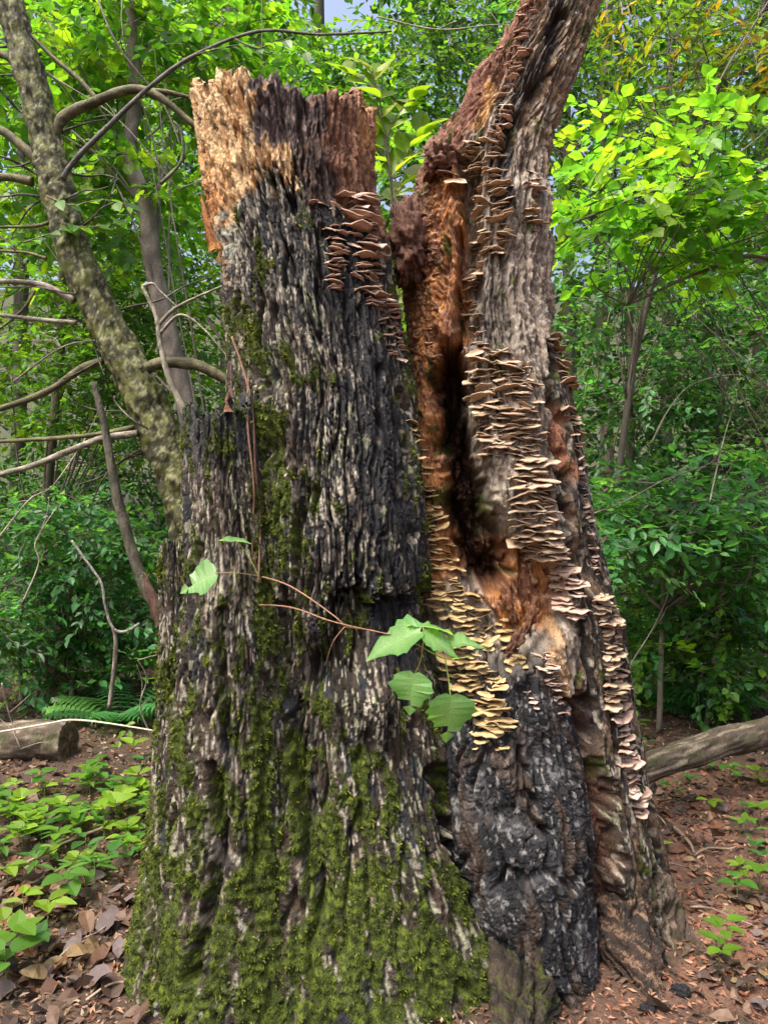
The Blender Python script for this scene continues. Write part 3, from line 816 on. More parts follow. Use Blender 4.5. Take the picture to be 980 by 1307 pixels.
def cluster(pts, wd, rows, per, size, kind, label, names=None, jit=0.35, edge=False):
    """rows of overlapping shelves along a path of (px, py); size = half width in px"""
    pts = np.array(pts, float); wd = np.atleast_1d(np.array(wd, float))
    rows = int(rows * 1.45); size = size * 0.86; per = per * 1.1
    t = np.linspace(0, len(pts) - 1, rows)
    for q in t:
        i = min(int(q), len(pts) - 2); f = q - i
        c = pts[i] * (1 - f) + pts[i + 1] * f
        wq = np.interp(q, np.linspace(0, len(pts) - 1, len(wd)), wd)
        n = max(1, int(round(per * random.uniform(0.7, 1.3))))
        for k in range(n):
            px = c[0] + (((k + 0.5) / n - 0.5) * 2 * wq if n > 1 else 0) + random.uniform(-1, 1) * jit * wq / n * 1.6
            py = c[1] + random.uniform(-5, 5)
            h = hit(px, py, names) if names else hit(px, py)
            tries = 0
            while h is None and tries < 14:
                px -= 3; tries += 1
                h = hit(px, py, names) if names else hit(px, py)
            if h is None:
                continue
            p, nrm = h[0], h[1]
            if nrm.y > 0.3: nrm = -nrm
            o2 = Vector((nrm.x, nrm.y, 0))
            if o2.length < 0.2: o2 = Vector((0, -1, 0))
            o2.normalize()
            o2 = (o2 + Vector((0, -0.25, 0)) + Vector((random.uniform(-.35, .35), random.uniform(-.2, .2), 0))).normalized()
            if edge: o2 = (o2 + Vector((0.9, 0.1, 0))).normalized()
            sz = size * random.choice((0.5, 0.65, 0.8, 0.9, 1.0, 1.1, 1.25, 1.5)) * random.uniform(0.9, 1.1) * h[2] / F
            z = Vector((0, 0, 1)); x = o2.cross(z).normalized()
            R = Matrix((x, o2, z)).transposed()
            R = R @ Matrix.Rotation(random.gauss(0, 0.17), 3, 'Y') @ Matrix.Rotation(random.gauss(-0.08, 0.2), 3, 'X')
            M = Matrix.Translation(p - o2 * sz * 0.02) @ R.to_4x4() @ Matrix.Diagonal((sz, sz * random.uniform(0.8, 1.15), sz * random.uniform(0.75, 1.05), 1))
            FUNGI.append((M, sz, kind, label))

HT = ('hollow_trunk',); MT = ('main_trunk',)
ST = 'straight trunk'
cluster([(426, 292), (430, 330), (432, 366)], 10, 13, 1.5, 11, 2, 'narrow pinkish shelf fungus in the slim stack on dark bark of the straight trunk', MT)
cluster([(452, 246), (464, 300), (468, 345), (472, 388)], [16, 19, 20, 14], 22, 1.5, 18, 2, 'wide pinkish shelf fungus stacked below the red rotten top of the straight trunk', MT)
cluster([(488, 376), (497, 410), (505, 455)], [14, 16, 10], 15, 1.7, 11, 2, 'small reddish shelf fungus at the foot of the stack on the straight trunk edge', MT)
cluster([(406, 262), (424, 262)], 8, 2, 2, 9, 2, 'small orange shelf fungus where the red rotten top meets dark bark', MT)
cluster([(682, -10), (668, 40), (652, 100), (640, 150), (632, 180)], 9, 26, 1.5, 8, 2, 'tiny shelf fungus climbing the dark seam of the leaning spire', HT)
cluster([(622, 182), (610, 215), (628, 250), (630, 290), (622, 322)], [24, 30, 24, 24, 20], 24, 2.2, 12, 0, 'pale tan shelf fungus scattered on grey wood above the dark hollow', HT)
cluster([(565, 216), (578, 225)], 10, 2, 2, 14, 0, 'pale shelf fungus on the knobbly shoulder of the leaning trunk', HT)
cluster([(610, 330), (602, 370), (604, 410), (615, 445)], [14, 9, 8, 10], 14, 1.3, 10, 0, 'tan shelf fungus in the sparse row beside the orange rotten wood', HT)
cluster([(678, 222), (680, 258), (682, 296)], 9, 8, 1.2, 12, 0, 'flat beige shelf fungus on the bare right flank of the leaning trunk', HT)
cluster([(545, 270), (552, 330), (545, 420), (560, 470)], 10, 18, 1.2, 6, 2, 'tiny shelf fungus on the orange rotten wood of the leaning trunk', HT)
cluster([(628, 452), (635, 500), (642, 545), (650, 580)], [26, 38, 38, 34], 20, 3.4, 14, 0, 'tan shelf fungus in the broad upper tiers beside the dark hollow', HT)
cluster([(668, 470), (675, 530), (676, 580)], [10, 14, 18], 16, 1.6, 11, 0, 'tan shelf fungus in the narrow tier on the grey rib beside the hollow', HT)
cluster([(674, 585), (682, 640), (686, 690), (698, 715)], [20, 24, 28, 24], 30, 2.3, 16, 0, 'buff shelf fungus in the tightly packed middle tiers beside the hollow', HT)
cluster([(708, 700), (722, 740), (728, 785)], [16, 20, 14], 20, 1.8, 13, 2, 'reddish tan shelf fungus at the lower end of the packed tiers', HT)
cluster([(712, 425), (722, 465), (722, 495)], 9, 11, 1.2, 16, 0, 'brown shelf fungus at the top of the outer bark edge of the leaning trunk', HT, 0.35, True)
cluster([(728, 515), (732, 540), (738, 560)], 7, 7, 1.3, 13, 0, 'brown shelf fungus jutting from the outer bark edge just below the topmost clump', HT, 0.35, True)
cluster([(738, 565), (744, 620), (752, 680), (760, 735)], 6, 26, 1.2, 8, 2, 'small shelf fungus in the thin row along the outer bark edge', HT, 0.35, True)
cluster([(768, 760), (780, 800), (782, 850), (786, 905)], [8, 13, 13, 11], 28, 1.9, 13, 0, 'tan shelf fungus in the thick outer clump above the long fallen log', HT, 0.35, True)
cluster([(790, 910), (800, 960), (806, 1000), (816, 1035)], 10, 18, 1.5, 13, 2, 'tan shelf fungus low on the outer edge where the long fallen log rests', HT, 0.35, True)
cluster([(530, 540), (538, 580), (544, 620), (550, 655)], 7, 11, 1.3, 10, 1, 'cream shelf fungus on the mossy rim between the trunks beside the hollow')
cluster([(552, 650), (562, 700), (570, 750), (572, 785)], [10, 18, 22, 20], 26, 2.1, 11, 1, 'yellowish shelf fungus in the seam between the trunks above the maple leaves')
cluster([(590, 760), (606, 800), (600, 830)], [16, 22, 24], 11, 2.2, 13, 1, 'ochre shelf fungus on green mossy wood just above the maple leaves')
cluster([(585, 835), (608, 870), (622, 905), (632, 930)], [34, 34, 24, 16], 18, 2.7, 15, 1, 'ochre shelf fungus in the cluster beside and behind the hanging maple leaf')
cluster([(642, 790), (652, 830), (660, 850)], 14, 8, 1.5, 13, 1, 'ochre shelf fungus on dark rotten wood below the hollow')
cluster([(610, 950), (640, 955)], 12, 2, 2, 9, 1, 'pale small shelf fungus on the top of the charred buttress')
cluster([(694, 838), (708, 870), (718, 912)], 10, 17, 1.6, 9, 2, 'small pale shelf fungus on the strip of bare wood above the charred buttress')
cluster([(672, 880), (682, 905)], 4, 4, 1, 7, 2, 'tiny pale shelf fungus on blackened wood beside the strip of bare wood')
FUNGI.sort(key=lambda q: -q[1])
for M, sz, kd, lab in FUNGI[:300]:
    o = obj('bracket_fungus', random.choice(FM[kd]))
    o.matrix_world = M
    tag(o, lab, 'bracket fungus', lab + ' set')
VV = []; FF = []; TT = []; off = 0
for M, sz, kd, lab in FUNGI[300:]:
    me = random.choice(FM[kd]); n = len(me.vertices)
    co = np.empty(n * 3, np.float32); me.vertices.foreach_get('co', co); co = co.reshape(-1, 3)
    col = np.empty(n * 4, np.float32); me.attributes['tint'].data.foreach_get('color', col)
    fi = np.empty(len(me.loops), np.int32); me.loops.foreach_get('vertex_index', fi)
    Mn = np.array(M)
    VV.append(co @ Mn[:3, :3].T + Mn[:3, 3]); FF.append(fi.reshape(-1, 4) + off); TT.append(col.reshape(-1, 4)[:, :3]); off += n
if VV:
    o = obj('small_fungus_shelves', mesh('small_fungus_shelves', np.concatenate(VV), np.concatenate(FF), np.concatenate(TT), 0.7, M_FUNGUS))
    tag(o, 'countless tiny tan fungus shelves filling gaps between the larger brackets', 'fungus', kind='stuff')

# ------------------------------------------------------------------ leaves and sprays
def leaf_outline(style):
    """half outline (x, y) from base to tip, length 1"""
    return {'ovate': [(0.12, 0.06), (0.27, 0.25), (0.30, 0.45), (0.20, 0.72), (0.06, 0.93)],
            'narrow': [(0.06, 0.06), (0.15, 0.3), (0.16, 0.5), (0.10, 0.78), (0.03, 0.94)],
            'round': [(0.22, 0.02), (0.42, 0.22), (0.44, 0.48), (0.28, 0.76), (0.08, 0.95)]}[style]

def leaf_verts(style, fold=0.12, droop=0.15):
    h = leaf_outline(style)
    ys = [0.0] + [p[1] for p in h] + [1.0]
    mid = [(0, y, -droop * y * y - fold * 0) for y in ys]
    Lf = [(-x, y, fold * (x / 0.3) - droop * y * y) for x, y in h]
    Rt = [(x, y, fold * (x / 0.3) - droop * y * y) for x, y in h]
    V = mid + Lf + Rt
    nm = len(ys); nh = len(h); f = []
    for side in (0, 1):
        b0 = nm + side * nh
        q = [[0, 1, b0]]
        for i in range(nh - 1):
            q += [[i + 1, i + 2, b0 + i + 1, b0 + i]]
        q += [[nh, nh + 1, b0 + nh - 1]]
        if side == 0: q = [x[::-1] for x in q]
        f += q
    return np.array(V), f

# cheap leaf for masses: 7 points, 6 triangles
def cheap(style):
    wd = {'ovate': 0.29, 'narrow': 0.16, 'round': 0.42}[style]
    V = np.array([(0, 0, 0), (-wd * .8, .26, .05), (-wd * .85, .6, .03), (0, 1, -.12), (wd * .85, .6, .03), (wd * .8, .26, .05), (0, .45, -.03)], float)
    f = np.array([(0, 6, 1), (1, 6, 2), (2, 6, 3), (3, 6, 4), (4, 6, 5), (5, 6, 0)])
    return V, f

FAR_LEAF = (np.array([(0, 0, 0), (-.27, .42, .05), (0, 1, -.12), (.27, .42, .05)], float), np.array([(0, 2, 1), (0, 3, 2)]))

def rot_zyx(az, pit, rol):
    cz, sz = np.cos(az), np.sin(az); cp, sp = np.cos(pit), np.sin(pit); cr, sr = np.cos(rol), np.sin(rol)
    o = np.zeros_like(az); i = np.ones_like(az)
    A = np.stack([np.stack([cz, -sz, o], -1), np.stack([sz, cz, o], -1), np.stack([o, o, i], -1)], -2)
    B = np.stack([np.stack([i, o, o], -1), np.stack([o, cp, -sp], -1), np.stack([o, sp, cp], -1)], -2)
    D = np.stack([np.stack([cr, o, sr], -1), np.stack([o, i, o], -1), np.stack([-sr, o, cr], -1)], -2)
    return A @ B @ D

def sprays(pos, leaf, style, n_leaf=11, length=0.45, flat=0.35, cols=((0.05, 0.13, 0.02),), az=None, lf=None):
    """leafy twigs: leaves alternate along a twig in one rough plane. returns leaf verts, faces, tints, twig verts, faces"""
    N = len(pos)
    az = rng.random(N) * 2 * np.pi if az is None else az
    Rt = rot_zyx(az, rng.normal(-0.1, flat, N), rng.normal(0, flat, N))
    t = (np.arange(n_leaf) + 0.5) / n_leaf
    sgn = np.where(np.arange(n_leaf) % 2 == 0, 1, -1)
    LV, LF = lf or cheap(style)
    a = sgn[None, :] * (0.85 - 0.55 * t[None, :]) + rng.normal(0, 0.3, (N, n_leaf))
    Rl = rot_zyx(-a, rng.normal(-0.15, 0.35, (N, n_leaf)), rng.normal(0, 0.4, (N, n_leaf)))
    base = np.zeros((N, n_leaf, 3)); base[..., 1] = t * length; base[..., 2] = -0.25 * length * t ** 2
    base[..., 0] = 0.05 * length * np.sin(t * 5)[None, :]
    base += rng.normal(0, 0.02 * length, base.shape)
    sc = leaf * rng.uniform(0.6, 1.25, (N, n_leaf))
    v = np.einsum('nkij,mj->nkmi', Rl, LV) * sc[..., None, None] + base[:, :, None, :]
    v = np.einsum('nij,nkmj->nkmi', Rt, v) + pos[:, None, None, :]
    nf = N * n_leaf
    f = (np.arange(nf) * len(LV))[:, None, None] + LF[None]
    cols = np.array(cols)
    cs = cols[rng.integers(0, len(cols), N)][:, None, :] * rng.uniform(0.7, 1.3, (N, n_leaf, 1)) * rng.uniform(0.75, 1.2, (N, 1, 1))
    tint = np.repeat(cs.reshape(-1, 3), len(LV), 0)
    # twig: thin three-sided rod
    tt = np.linspace(-0.15, 1, 4)
    c = np.zeros((4, 3)); c[:, 1] = tt * length; c[:, 2] = -0.25 * length * tt ** 2 * np.sign(tt); c[:, 0] = 0.05 * length * np.sin(tt * 5)
    r = 0.0028 * np.array([1.2, 1, 0.7, 0.4])
    ring = np.array([(math.cos(q), 0, math.sin(q)) for q in (0.5, 2.6, 4.7)])
    tv = (c[:, None, :] + r[:, None, None] * ring[None]).reshape(-1, 3)
    TV = np.einsum('nij,mj->nmi', Rt, tv) + pos[:, None, :]
    tf = grid_faces(4, 3, True)
    TF = (np.arange(N) * 12)[:, None, None] + tf[None]
    return v.reshape(-1, 3), f.reshape(-1, 3), tint, TV.reshape(-1, 3), TF.reshape(-1, 4)

def ell(n, c, r, shell=0.35):
    d = rng.normal(0, 1, (n, 3)); d /= np.linalg.norm(d, axis=1)[:, None]
    rad = (shell + (1 - shell) * rng.random(n)) ** 0.6
    return np.array(c) + d * rad[:, None] * np.array(r)

DENS = 1.85
G_YEL = ((0.12, 0.30, 0.024), (0.10, 0.27, 0.028), (0.08, 0.23, 0.028), (0.16, 0.29, 0.024))
G_MID = ((0.085, 0.23, 0.028), (0.11, 0.26, 0.024), (0.065, 0.19, 0.03), (0.14, 0.28, 0.022))
G_COOL = ((0.055, 0.20, 0.06), (0.075, 0.25, 0.08), (0.042, 0.15, 0.042), (0.10, 0.27, 0.06))  # greens cooled and lightened: sky reflection put into the leaf colour
G_SHADE = ((0.018, 0.066, 0.016), (0.025, 0.082, 0.018), (0.02, 0.072, 0.026), (0.04, 0.11, 0.02))  # darkened greens: deep shade of the background put into the leaf colour

def bush(name, label, cat, blobs, leaf, style, cols, stems, n_leaf=11, length=0.45, flat=0.35, group=None, col=(0.10, 0.085, 0.065), srad=0.012, gap=None):
    """blobs: (px, py, depth, rx, ry, rz metres, count); stems: list of (px, py, depth) polylines rooted on the ground"""
    pos = np.concatenate([ell(int(n * (DENS if d > 4.45 else 1.1)), P(px, py, d), (rx, ry, rz)) for (px, py, d, rx, ry, rz, n) in blobs])
    pos = pos[pos[:, 2] > gz(pos[:, 0], pos[:, 1]) + 0.06]
    if gap is not None: pos = pos[~gap(pos)]
    q_ = np.hypot((490 + F * pos[:, 0] / pos[:, 1] - 424) / 40, (653.5 - F * (pos[:, 2] - CAMZ) / pos[:, 1] - 4) / 44) < 1   # an opening in the canopy
    pos = pos[~q_]
    # keep sprays out of the stump and its immediate front
    pos = pos[pos[:, 1] > 3.25]
    c0 = pos.mean(0)
    root = thing(name, label, cat, (c0[0], c0[1], gzf(c0[0], c0[1])), group)
    lv, lf, lt, tv, tf = sprays(pos, leaf, style, n_leaf, length, flat, cols)
    cr = part('crown', mesh('crown', lv, lf, lt, 0.5, M_LEAF, False), root); cr['kind'] = 'stuff'
    tw = part('twigs', mesh('twigs', tv, tf, col, 0.7, M_BARK), root); tw['kind'] = 'stuff'
    for st in stems:
        pts, rad = st
        part('trunk' if rad[0] > 0.03 else 'stem', limb_mesh('stem', pts, rad, col, np.array(col) * 2.0, 9, 6), root)
    # thin limbs that carry the sprays
    k = min(len(pos), 26)
    for i in rng.choice(len(pos), k, replace=False):
        st = stems[i % len(stems)][0]
        a = np.array(st[min(len(st) - 1, 1 + i % (len(st) - 1))]); b = pos[i]
        m1 = a * 0.6 + b * 0.4 + rng.normal(0, 0.06, 3); m2 = a * 0.25 + b * 0.75 + rng.normal(0, 0.06, 3)
        part('branch', limb_mesh('branch', [a, m1, m2, b], [srad, srad * 0.75, srad * 0.5, srad * 0.3], col, np.array(col) * 2.2, 5, 4), root)
    return root

def G(px, d, dz=0.0):
    x = (px - 490) * d / F
    return Vector((x, d, gzf(x, d) - 0.05 + dz))

BK = (0.085, 0.07, 0.05)
# --- right side
bush('understory_tree', 'understory tree with broad bright green leaves spread in flat tiers beside the leaning trunk', 'tree',
     [(860, 215, 3.9, 0.66, 0.5, 0.16, 36), (800, 265, 3.8, 0.42, 0.4, 0.07, 22), (930, 250, 3.9, 0.45, 0.4, 0.10, 22), (780, 165, 4.4, 0.35, 0.4, 0.10, 12), (900, 330, 4.2, 0.55, 0.4, 0.12, 18)],
     0.085, 'round', G_YEL + G_MID, [([G(1120, 4.2), P(1105, 700, 4.2), P(1085, 400, 4.1), P(1070, 150, 4.1)], [0.06, 0.05, 0.045, 0.035]),
                             ([P(1085, 330, 4.1), P(960, 215, 4.0), P(860, 235, 3.9), P(730, 285, 3.8)], [0.022, 0.015, 0.010, 0.005]),
                             ([P(1085, 420, 4.1), P(980, 330, 4.05), P(900, 345, 4.0), P(800, 390, 4.0)], [0.02, 0.014, 0.009, 0.005])], 12, 0.42, 0.22, col=(0.08, 0.07, 0.055), srad=0.005)
bush('understory_tree', 'slender arching tree with narrow yellowing leaves high behind the tiered tree', 'tree',
     [(900, 60, 4.6, 0.5, 0.4, 0.28, 20), (950, 90, 4.6, 0.3, 0.3, 0.2, 10), (840, 20, 5.0, 0.5, 0.4, 0.2, 14)], 0.10, 'narrow', ((0.22, 0.24, 0.02), (0.10, 0.2, 0.02), (0.13, 0.23, 0.02), (0.08, 0.18, 0.02), (0.28, 0.22, 0.03)),
     [([G(760, 5.2), P(800, 520, 5.1), P(850, 300, 4.9), P(930, 80, 4.7), P(985, 10, 4.6)], [0.03, 0.022, 0.016, 0.010, 0.006])], 9, 0.4, 0.3, col=(0.06, 0.052, 0.042), srad=0.005)
bush('shrub', 'cool green shrub with large pointed leaves growing behind the fallen log', 'shrub',
     [(850, 640, 4.6, 0.55, 0.45, 0.22, 60), (800, 690, 4.3, 0.35, 0.35, 0.18, 30), (920, 700, 4.6, 0.45, 0.4, 0.22, 40), (960, 610, 4.9, 0.4, 0.4, 0.3, 30)], 0.082, 'ovate', G_COOL,
     [([G(840, 4.7), P(845, 780, 4.7), P(850, 640, 4.6)], [0.02, 0.015, 0.008]), ([G(900, 4.8), P(915, 800, 4.8), P(930, 650, 4.7)], [0.018, 0.013, 0.008])], 11, 0.42, 0.3)
bush('shrub', 'low shrub with small mid green leaves close behind the shelf fungi', 'shrub',
     [(860, 800, 5.0, 0.6, 0.5, 0.35, 70), (930, 840, 4.9, 0.5, 0.4, 0.3, 50), (800, 760, 5.2, 0.5, 0.4, 0.35, 40), (960, 760, 5.2, 0.4, 0.4, 0.3, 40)], 0.06, 'round', G_COOL + G_MID,
     [([G(870, 5.2), P(870, 850, 5.2), P(865, 740, 5.1)], [0.018, 0.013, 0.008]), ([G(950, 5.2), P(945, 850, 5.2), P(940, 740, 5.1)], [0.018, 0.013, 0.008])], 12, 0.35, 0.35)
bush('understory_tree', 'small tree with leaves tinted dark as in deep shade beyond the cool green shrub', 'tree',
     [(800, 430, 6.4, 0.9, 0.7, 0.9, 130), (930, 450, 6.2, 0.8, 0.7, 0.8, 120), (860, 560, 6.6, 1.0, 0.7, 0.5, 90)], 0.07, 'ovate', G_SHADE + G_COOL,
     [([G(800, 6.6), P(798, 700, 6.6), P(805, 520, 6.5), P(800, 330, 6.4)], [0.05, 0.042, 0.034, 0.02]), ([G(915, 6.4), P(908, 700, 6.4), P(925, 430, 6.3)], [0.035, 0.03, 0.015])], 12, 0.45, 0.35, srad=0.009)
bush('understory_tree', 'tall leafy tree rising behind the leaning spire', 'tree',
     [(760, 150, 7.5, 1.2, 0.9, 1.1, 150), (640, 60, 8.0, 1.1, 0.8, 0.8, 110), (900, 130, 7.5, 1.1, 0.9, 1.0, 130), (860, 300, 7.2, 1.1, 0.8, 0.6, 110), (550, 90, 8.0, 0.8, 0.8, 0.8, 60)], 0.078, 'ovate', G_SHADE + G_MID,
     [([G(770, 8), P(775, 600, 8), P(765, 250, 7.9), P(780, -60, 7.8)], [0.09, 0.075, 0.06, 0.04]), ([P(766, 300, 7.9), P(700, 160, 7.9), P(620, 60, 7.9)], [0.04, 0.03, 0.015])], 12, 0.5, 0.35, srad=0.012)
bush('shrub', 'dense undergrowth shrub tinted dark as in shade far behind the fallen log', 'shrub',
     [(820, 690, 6.8, 1.1, 0.6, 0.7, 120), (950, 640, 6.8, 0.9, 0.6, 0.9, 120), (900, 860, 6.4, 1.2, 0.5, 0.35, 90)], 0.075, 'ovate', G_SHADE,
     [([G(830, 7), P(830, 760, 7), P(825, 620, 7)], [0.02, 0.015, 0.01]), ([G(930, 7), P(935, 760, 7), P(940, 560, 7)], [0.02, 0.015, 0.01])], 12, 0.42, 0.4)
# --- seen between the two trunks
bush('shrub', 'lit shrub glimpsed through the cleft between the two broken trunks', 'shrub',
     [(505, 400, 5.0, 0.35, 0.4, 0.5, 50), (500, 250, 5.6, 0.45, 0.4, 0.6, 50)], 0.085, 'ovate', G_YEL + G_MID, [([G(510, 5.2), P(508, 600, 5.2), P(505, 250, 5.3)], [0.025, 0.018, 0.01])], 11, 0.42, 0.35)
# --- left side
bush('understory_tree', 'light green tree with round drooping leaves behind the leaning mossy tree', 'tree',
     [(110, 60, 4.6, 0.75, 0.5, 0.42, 60), (40, 150, 4.6, 0.5, 0.5, 0.5, 40), (210, 60, 4.8, 0.5, 0.5, 0.4, 40), (300, 30, 5.0, 0.5, 0.5, 0.25, 30), (140, 260, 4.8, 0.6, 0.5, 0.35, 40)], 0.08, 'round', G_YEL + G_MID,
     [([G(320, 4.8), P(285, 700, 4.8), P(238, 520, 4.7), P(215, 420, 4.6), P(196, 340, 4.55), P(188, 270, 4.5), P(166, 195, 4.5), P(172, 120, 4.5), P(165, -20, 4.5)], [0.075, 0.068, 0.062, 0.058, 0.055, 0.05, 0.045, 0.04, 0.03])], 11, 0.42, 0.4, col=(0.15, 0.13, 0.11), srad=0.008)
bush('understory_tree', 'bushy mid green tree filling the gap left of the straight trunk', 'tree',
     [(200, 330, 6.0, 0.7, 0.6, 0.6, 90), (80, 300, 6.0, 0.8, 0.6, 0.6, 90), (40, 470, 6.0, 0.7, 0.6, 0.6, 80), (170, 480, 6.2, 0.7, 0.6, 0.6, 80), (250, 200, 6.4, 0.6, 0.6, 0.6, 60)], 0.072, 'ovate', G_MID + G_YEL,
     [([G(60, 6.3), P(55, 700, 6.3), P(80, 400, 6.2), P(70, 150, 6.1)], [0.05, 0.045, 0.035, 0.02])], 12, 0.45, 0.35, srad=0.010)
bush('shrub', 'shaded blue green shrub with small leaves above the short cut log', 'shrub',
     [(80, 680, 5.2, 0.6, 0.5, 0.3, 80), (160, 740, 5.4, 0.5, 0.5, 0.35, 70), (30, 780, 5.2, 0.4, 0.4, 0.35, 60), (110, 830, 5.6, 0.6, 0.4, 0.3, 50)], 0.07, 'ovate', G_COOL,
     [([G(90, 5.4), P(95, 820, 5.4), P(85, 690, 5.3)], [0.022, 0.016, 0.01]), ([G(30, 5.4), P(25, 820, 5.4), P(35, 720, 5.3)], [0.018, 0.013, 0.008])], 12, 0.4, 0.35)
bush('shrub', 'dense undergrowth shrub tinted dark as in shade far behind the short cut log', 'shrub',
     [(60, 700, 7.2, 1.1, 0.6, 0.9, 130), (180, 640, 7.4, 0.9, 0.6, 0.9, 120), (120, 850, 6.8, 1.1, 0.5, 0.35, 70)], 0.08, 'ovate', G_SHADE,
     [([G(70, 7.4), P(75, 780, 7.4), P(70, 600, 7.4)], [0.03, 0.02, 0.012])], 12, 0.45, 0.4)
bush('understory_tree', 'tall leafy tree rising behind the pale jagged rim of the straight trunk', 'tree',
     [(330, 60, 8.0, 1.0, 0.8, 0.9, 110), (200, 120, 8.0, 1.2, 0.8, 1.2, 120), (60, 60, 8.0, 1.2, 0.8, 1.2, 110), (480, 120, 8.6, 0.6, 0.8, 0.7, 60)], 0.10, 'ovate', G_MID + G_YEL + G_SHADE,
     [([G(330, 8.2), P(330, 500, 8.2), P(340, 200, 8.2), P(320, -60, 8.2)], [0.09, 0.08, 0.06, 0.04])], 12, 0.5, 0.35, srad=0.012)

# --- far wood: trunks one can tell apart, and the leaf mass they stand in
for i, (px, d, r, lean) in enumerate([(20, 10, 0.11, 10), (128, 12, 0.14, -15), (285, 11, 0.12, 8), (420, 13, 0.13, -10), (610, 12, 0.16, 14), (735, 10.5, 0.10, -12), (845, 9.5, 0.09, 10), (905, 12.5, 0.16, -8), (965, 11, 0.12, 6), (-60, 9, 0.14, 4), (1050, 10, 0.15, -6)]):
    b = G(px, d)
    t = thing('forest_tree', ('thick' if r > 0.135 else 'slim' if r < 0.115 else 'middling') + ' dim forest tree trunk leaning ' + ('towards the spire' if (lean > 0) == (px < 700) else 'away from the spire') + ' in the far wood', 'tree', b, 'trunks standing in the far wood')
    pts = [b, P(px + lean * 0.3, 600, d), P(px + lean, 250, d), P(px + lean * 1.4, -150, d), P(px + lean * 1.6, -420, d)]
    part('trunk', limb_mesh('trunk', pts, [r, r * .9, r * .8, r * .6, r * .4], (0.07, 0.06, 0.05), (0.15, 0.13, 0.11), 10, 6), t)
    pos = ell(70, P(px + lean * 1.5, -250, d), (1.6, 1.6, 1.3))
    lv, lf, lt, tv, tf = sprays(pos, 0.13, 'ovate', 9, 0.6, 0.4, G_MID, None, FAR_LEAF)
    cr = part('crown', mesh('crown', lv, lf, lt, 0.5, M_LEAF, False), t); cr['kind'] = 'stuff'
N = 10300
d = rng.uniform(9.0, 18, N)
px = np.where(rng.random(N) < 0.74, rng.uniform(-140, 1120, N), np.where(rng.random(N) < 0.5, rng.uniform(-620, -140, N), rng.uniform(1120, 1600, N)))
x = (px - 490) * d / F
z = gz(x, d) + rng.random(N) ** 0.8 * (0.86 * d + 1.5)
pos = np.stack([x, d, z], -1)
ppy = 653.5 - (z - CAMZ) * F / d
gap = (np.hypot((px - 424) / 46, (ppy - 4) / 50) < 1) | (np.hypot((px - 110) / 12, (ppy - 12) / 14) < 1)
pos = pos[~gap]
lv, lf, lt, tv, tf = sprays(pos, 0.165, 'ovate', 9, 0.65, 0.4, G_SHADE + G_MID + G_COOL[:2], None, FAR_LEAF)
o = obj('far_wood', mesh('far_wood', lv, lf, lt, 0.5, M_LEAF, False))
tag(o, 'dim mass of leaves of the far wood behind all the shrubs and trees', 'wood', kind='stuff')

N = 1500
d = 4.3 + rng.random(N) ** 0.8 * 6
px = np.where(rng.random(N) < .5, rng.uniform(-120, 330, N), rng.uniform(690, 1120, N))
x = (px - 490) * d / F
z = gz(x, d) + 0.05 + rng.random(N) ** 1.6 * 0.75
ok = ~((d < 4.9) & (rng.random(N) < .6)) & ~((d < 4.75) & (px < 140))
pos = np.stack([x, d, z], -1)[ok]
lv, lf, lt, tv, tf = sprays(pos, 0.075, 'ovate', 9, 0.36, 0.35, G_MID + G_COOL + G_COOL)
o = obj('undergrowth', mesh('undergrowth', lv, lf, lt, 0.5, M_LEAF, False))
tag(o, 'low green undergrowth covering the forest floor beneath the shrubs', 'undergrowth', kind='stuff')

# ------------------------------------------------------------------ leaning mossy tree on the left
LT = thing('leaning_tree', 'mossy grey tree leaning away from the stump with crooked bare side branches', 'tree', G(262, 3.25))
MB1, MB2 = (0.060, 0.055, 0.026), (0.11, 0.10, 0.045)
def LP(pts, d):
    return [P(x, y, d + (0 if len(q) == 0 else q[0])) for (x, y, *q) in pts]
dl = 3.2
part('trunk', limb_mesh('trunk', [G(300, 3.2)] + LP([(268, 780), (243, 660), (214, 575), (178, 495), (138, 418), (100, 335), (78, 262), (62, 190), (42, 110), (14, 10), (-30, -120)], dl),
     [0.13, 0.108, 0.092, 0.085, 0.08, 0.074, 0.070, 0.070, 0.064, 0.060, 0.055, 0.045], (0.030, 0.030, 0.012), (0.080, 0.088, 0.016), 48, 30, None, 0.16, 0.7, 0.1, 0.010, (0.20, 0.20, 0.10)), LT)
def br(pts, r0, r1, d=dl, c1=MB1, c2=MB2, par=LT, nm='branch', seg=8):
    p = LP(pts, d); return part(nm, limb_mesh(nm, p, np.linspace(r0, r1, len(p)), c1, c2, seg, 7, None, 0.20, 0.7, 0.05, 0.0, np.array(c2) * 1.35), par)
PB = (0.13, 0.115, 0.085); PB2 = (0.24, 0.22, 0.17)
br([(66, 178), (84, 148), (125, 128), (170, 114), (205, 125), (252, 163)], .026, .014)
br([(180, 114), (215, 118), (250, 126)], .012, .008)
br([(80, 228), (100, 200), (145, 155), (195, 108), (250, 70), (330, 40), (410, 44), (500, 40)], .013, .004, 3.15, (0.05, 0.045, 0.04), (0.10, 0.09, 0.08))
br([(125, 128), (100, 100), (70, 75), (35, 40)], .012, .008, 3.2)
br([(52, 208), (30, 188), (0, 165), (-40, 150)], .024, .016)
br([(42, 232), (10, 226), (-40, 230)], .02, .014)
br([(28, 88), (10, 72), (-30, 60)], .022, .015)
br([(95, 384), (60, 366), (30, 360), (-30, 358)], .017, .010, 3.15, PB, PB2)
br([(98, 412), (50, 408), (0, 402), (-30, 400)], .011, .007, 3.15, PB, PB2)
br([(45, 370), (30, 395), (0, 420)], .008, .005, 3.15)
br([(132, 460), (105, 470), (60, 500), (0, 522), (-30, 530)], .019, .011)
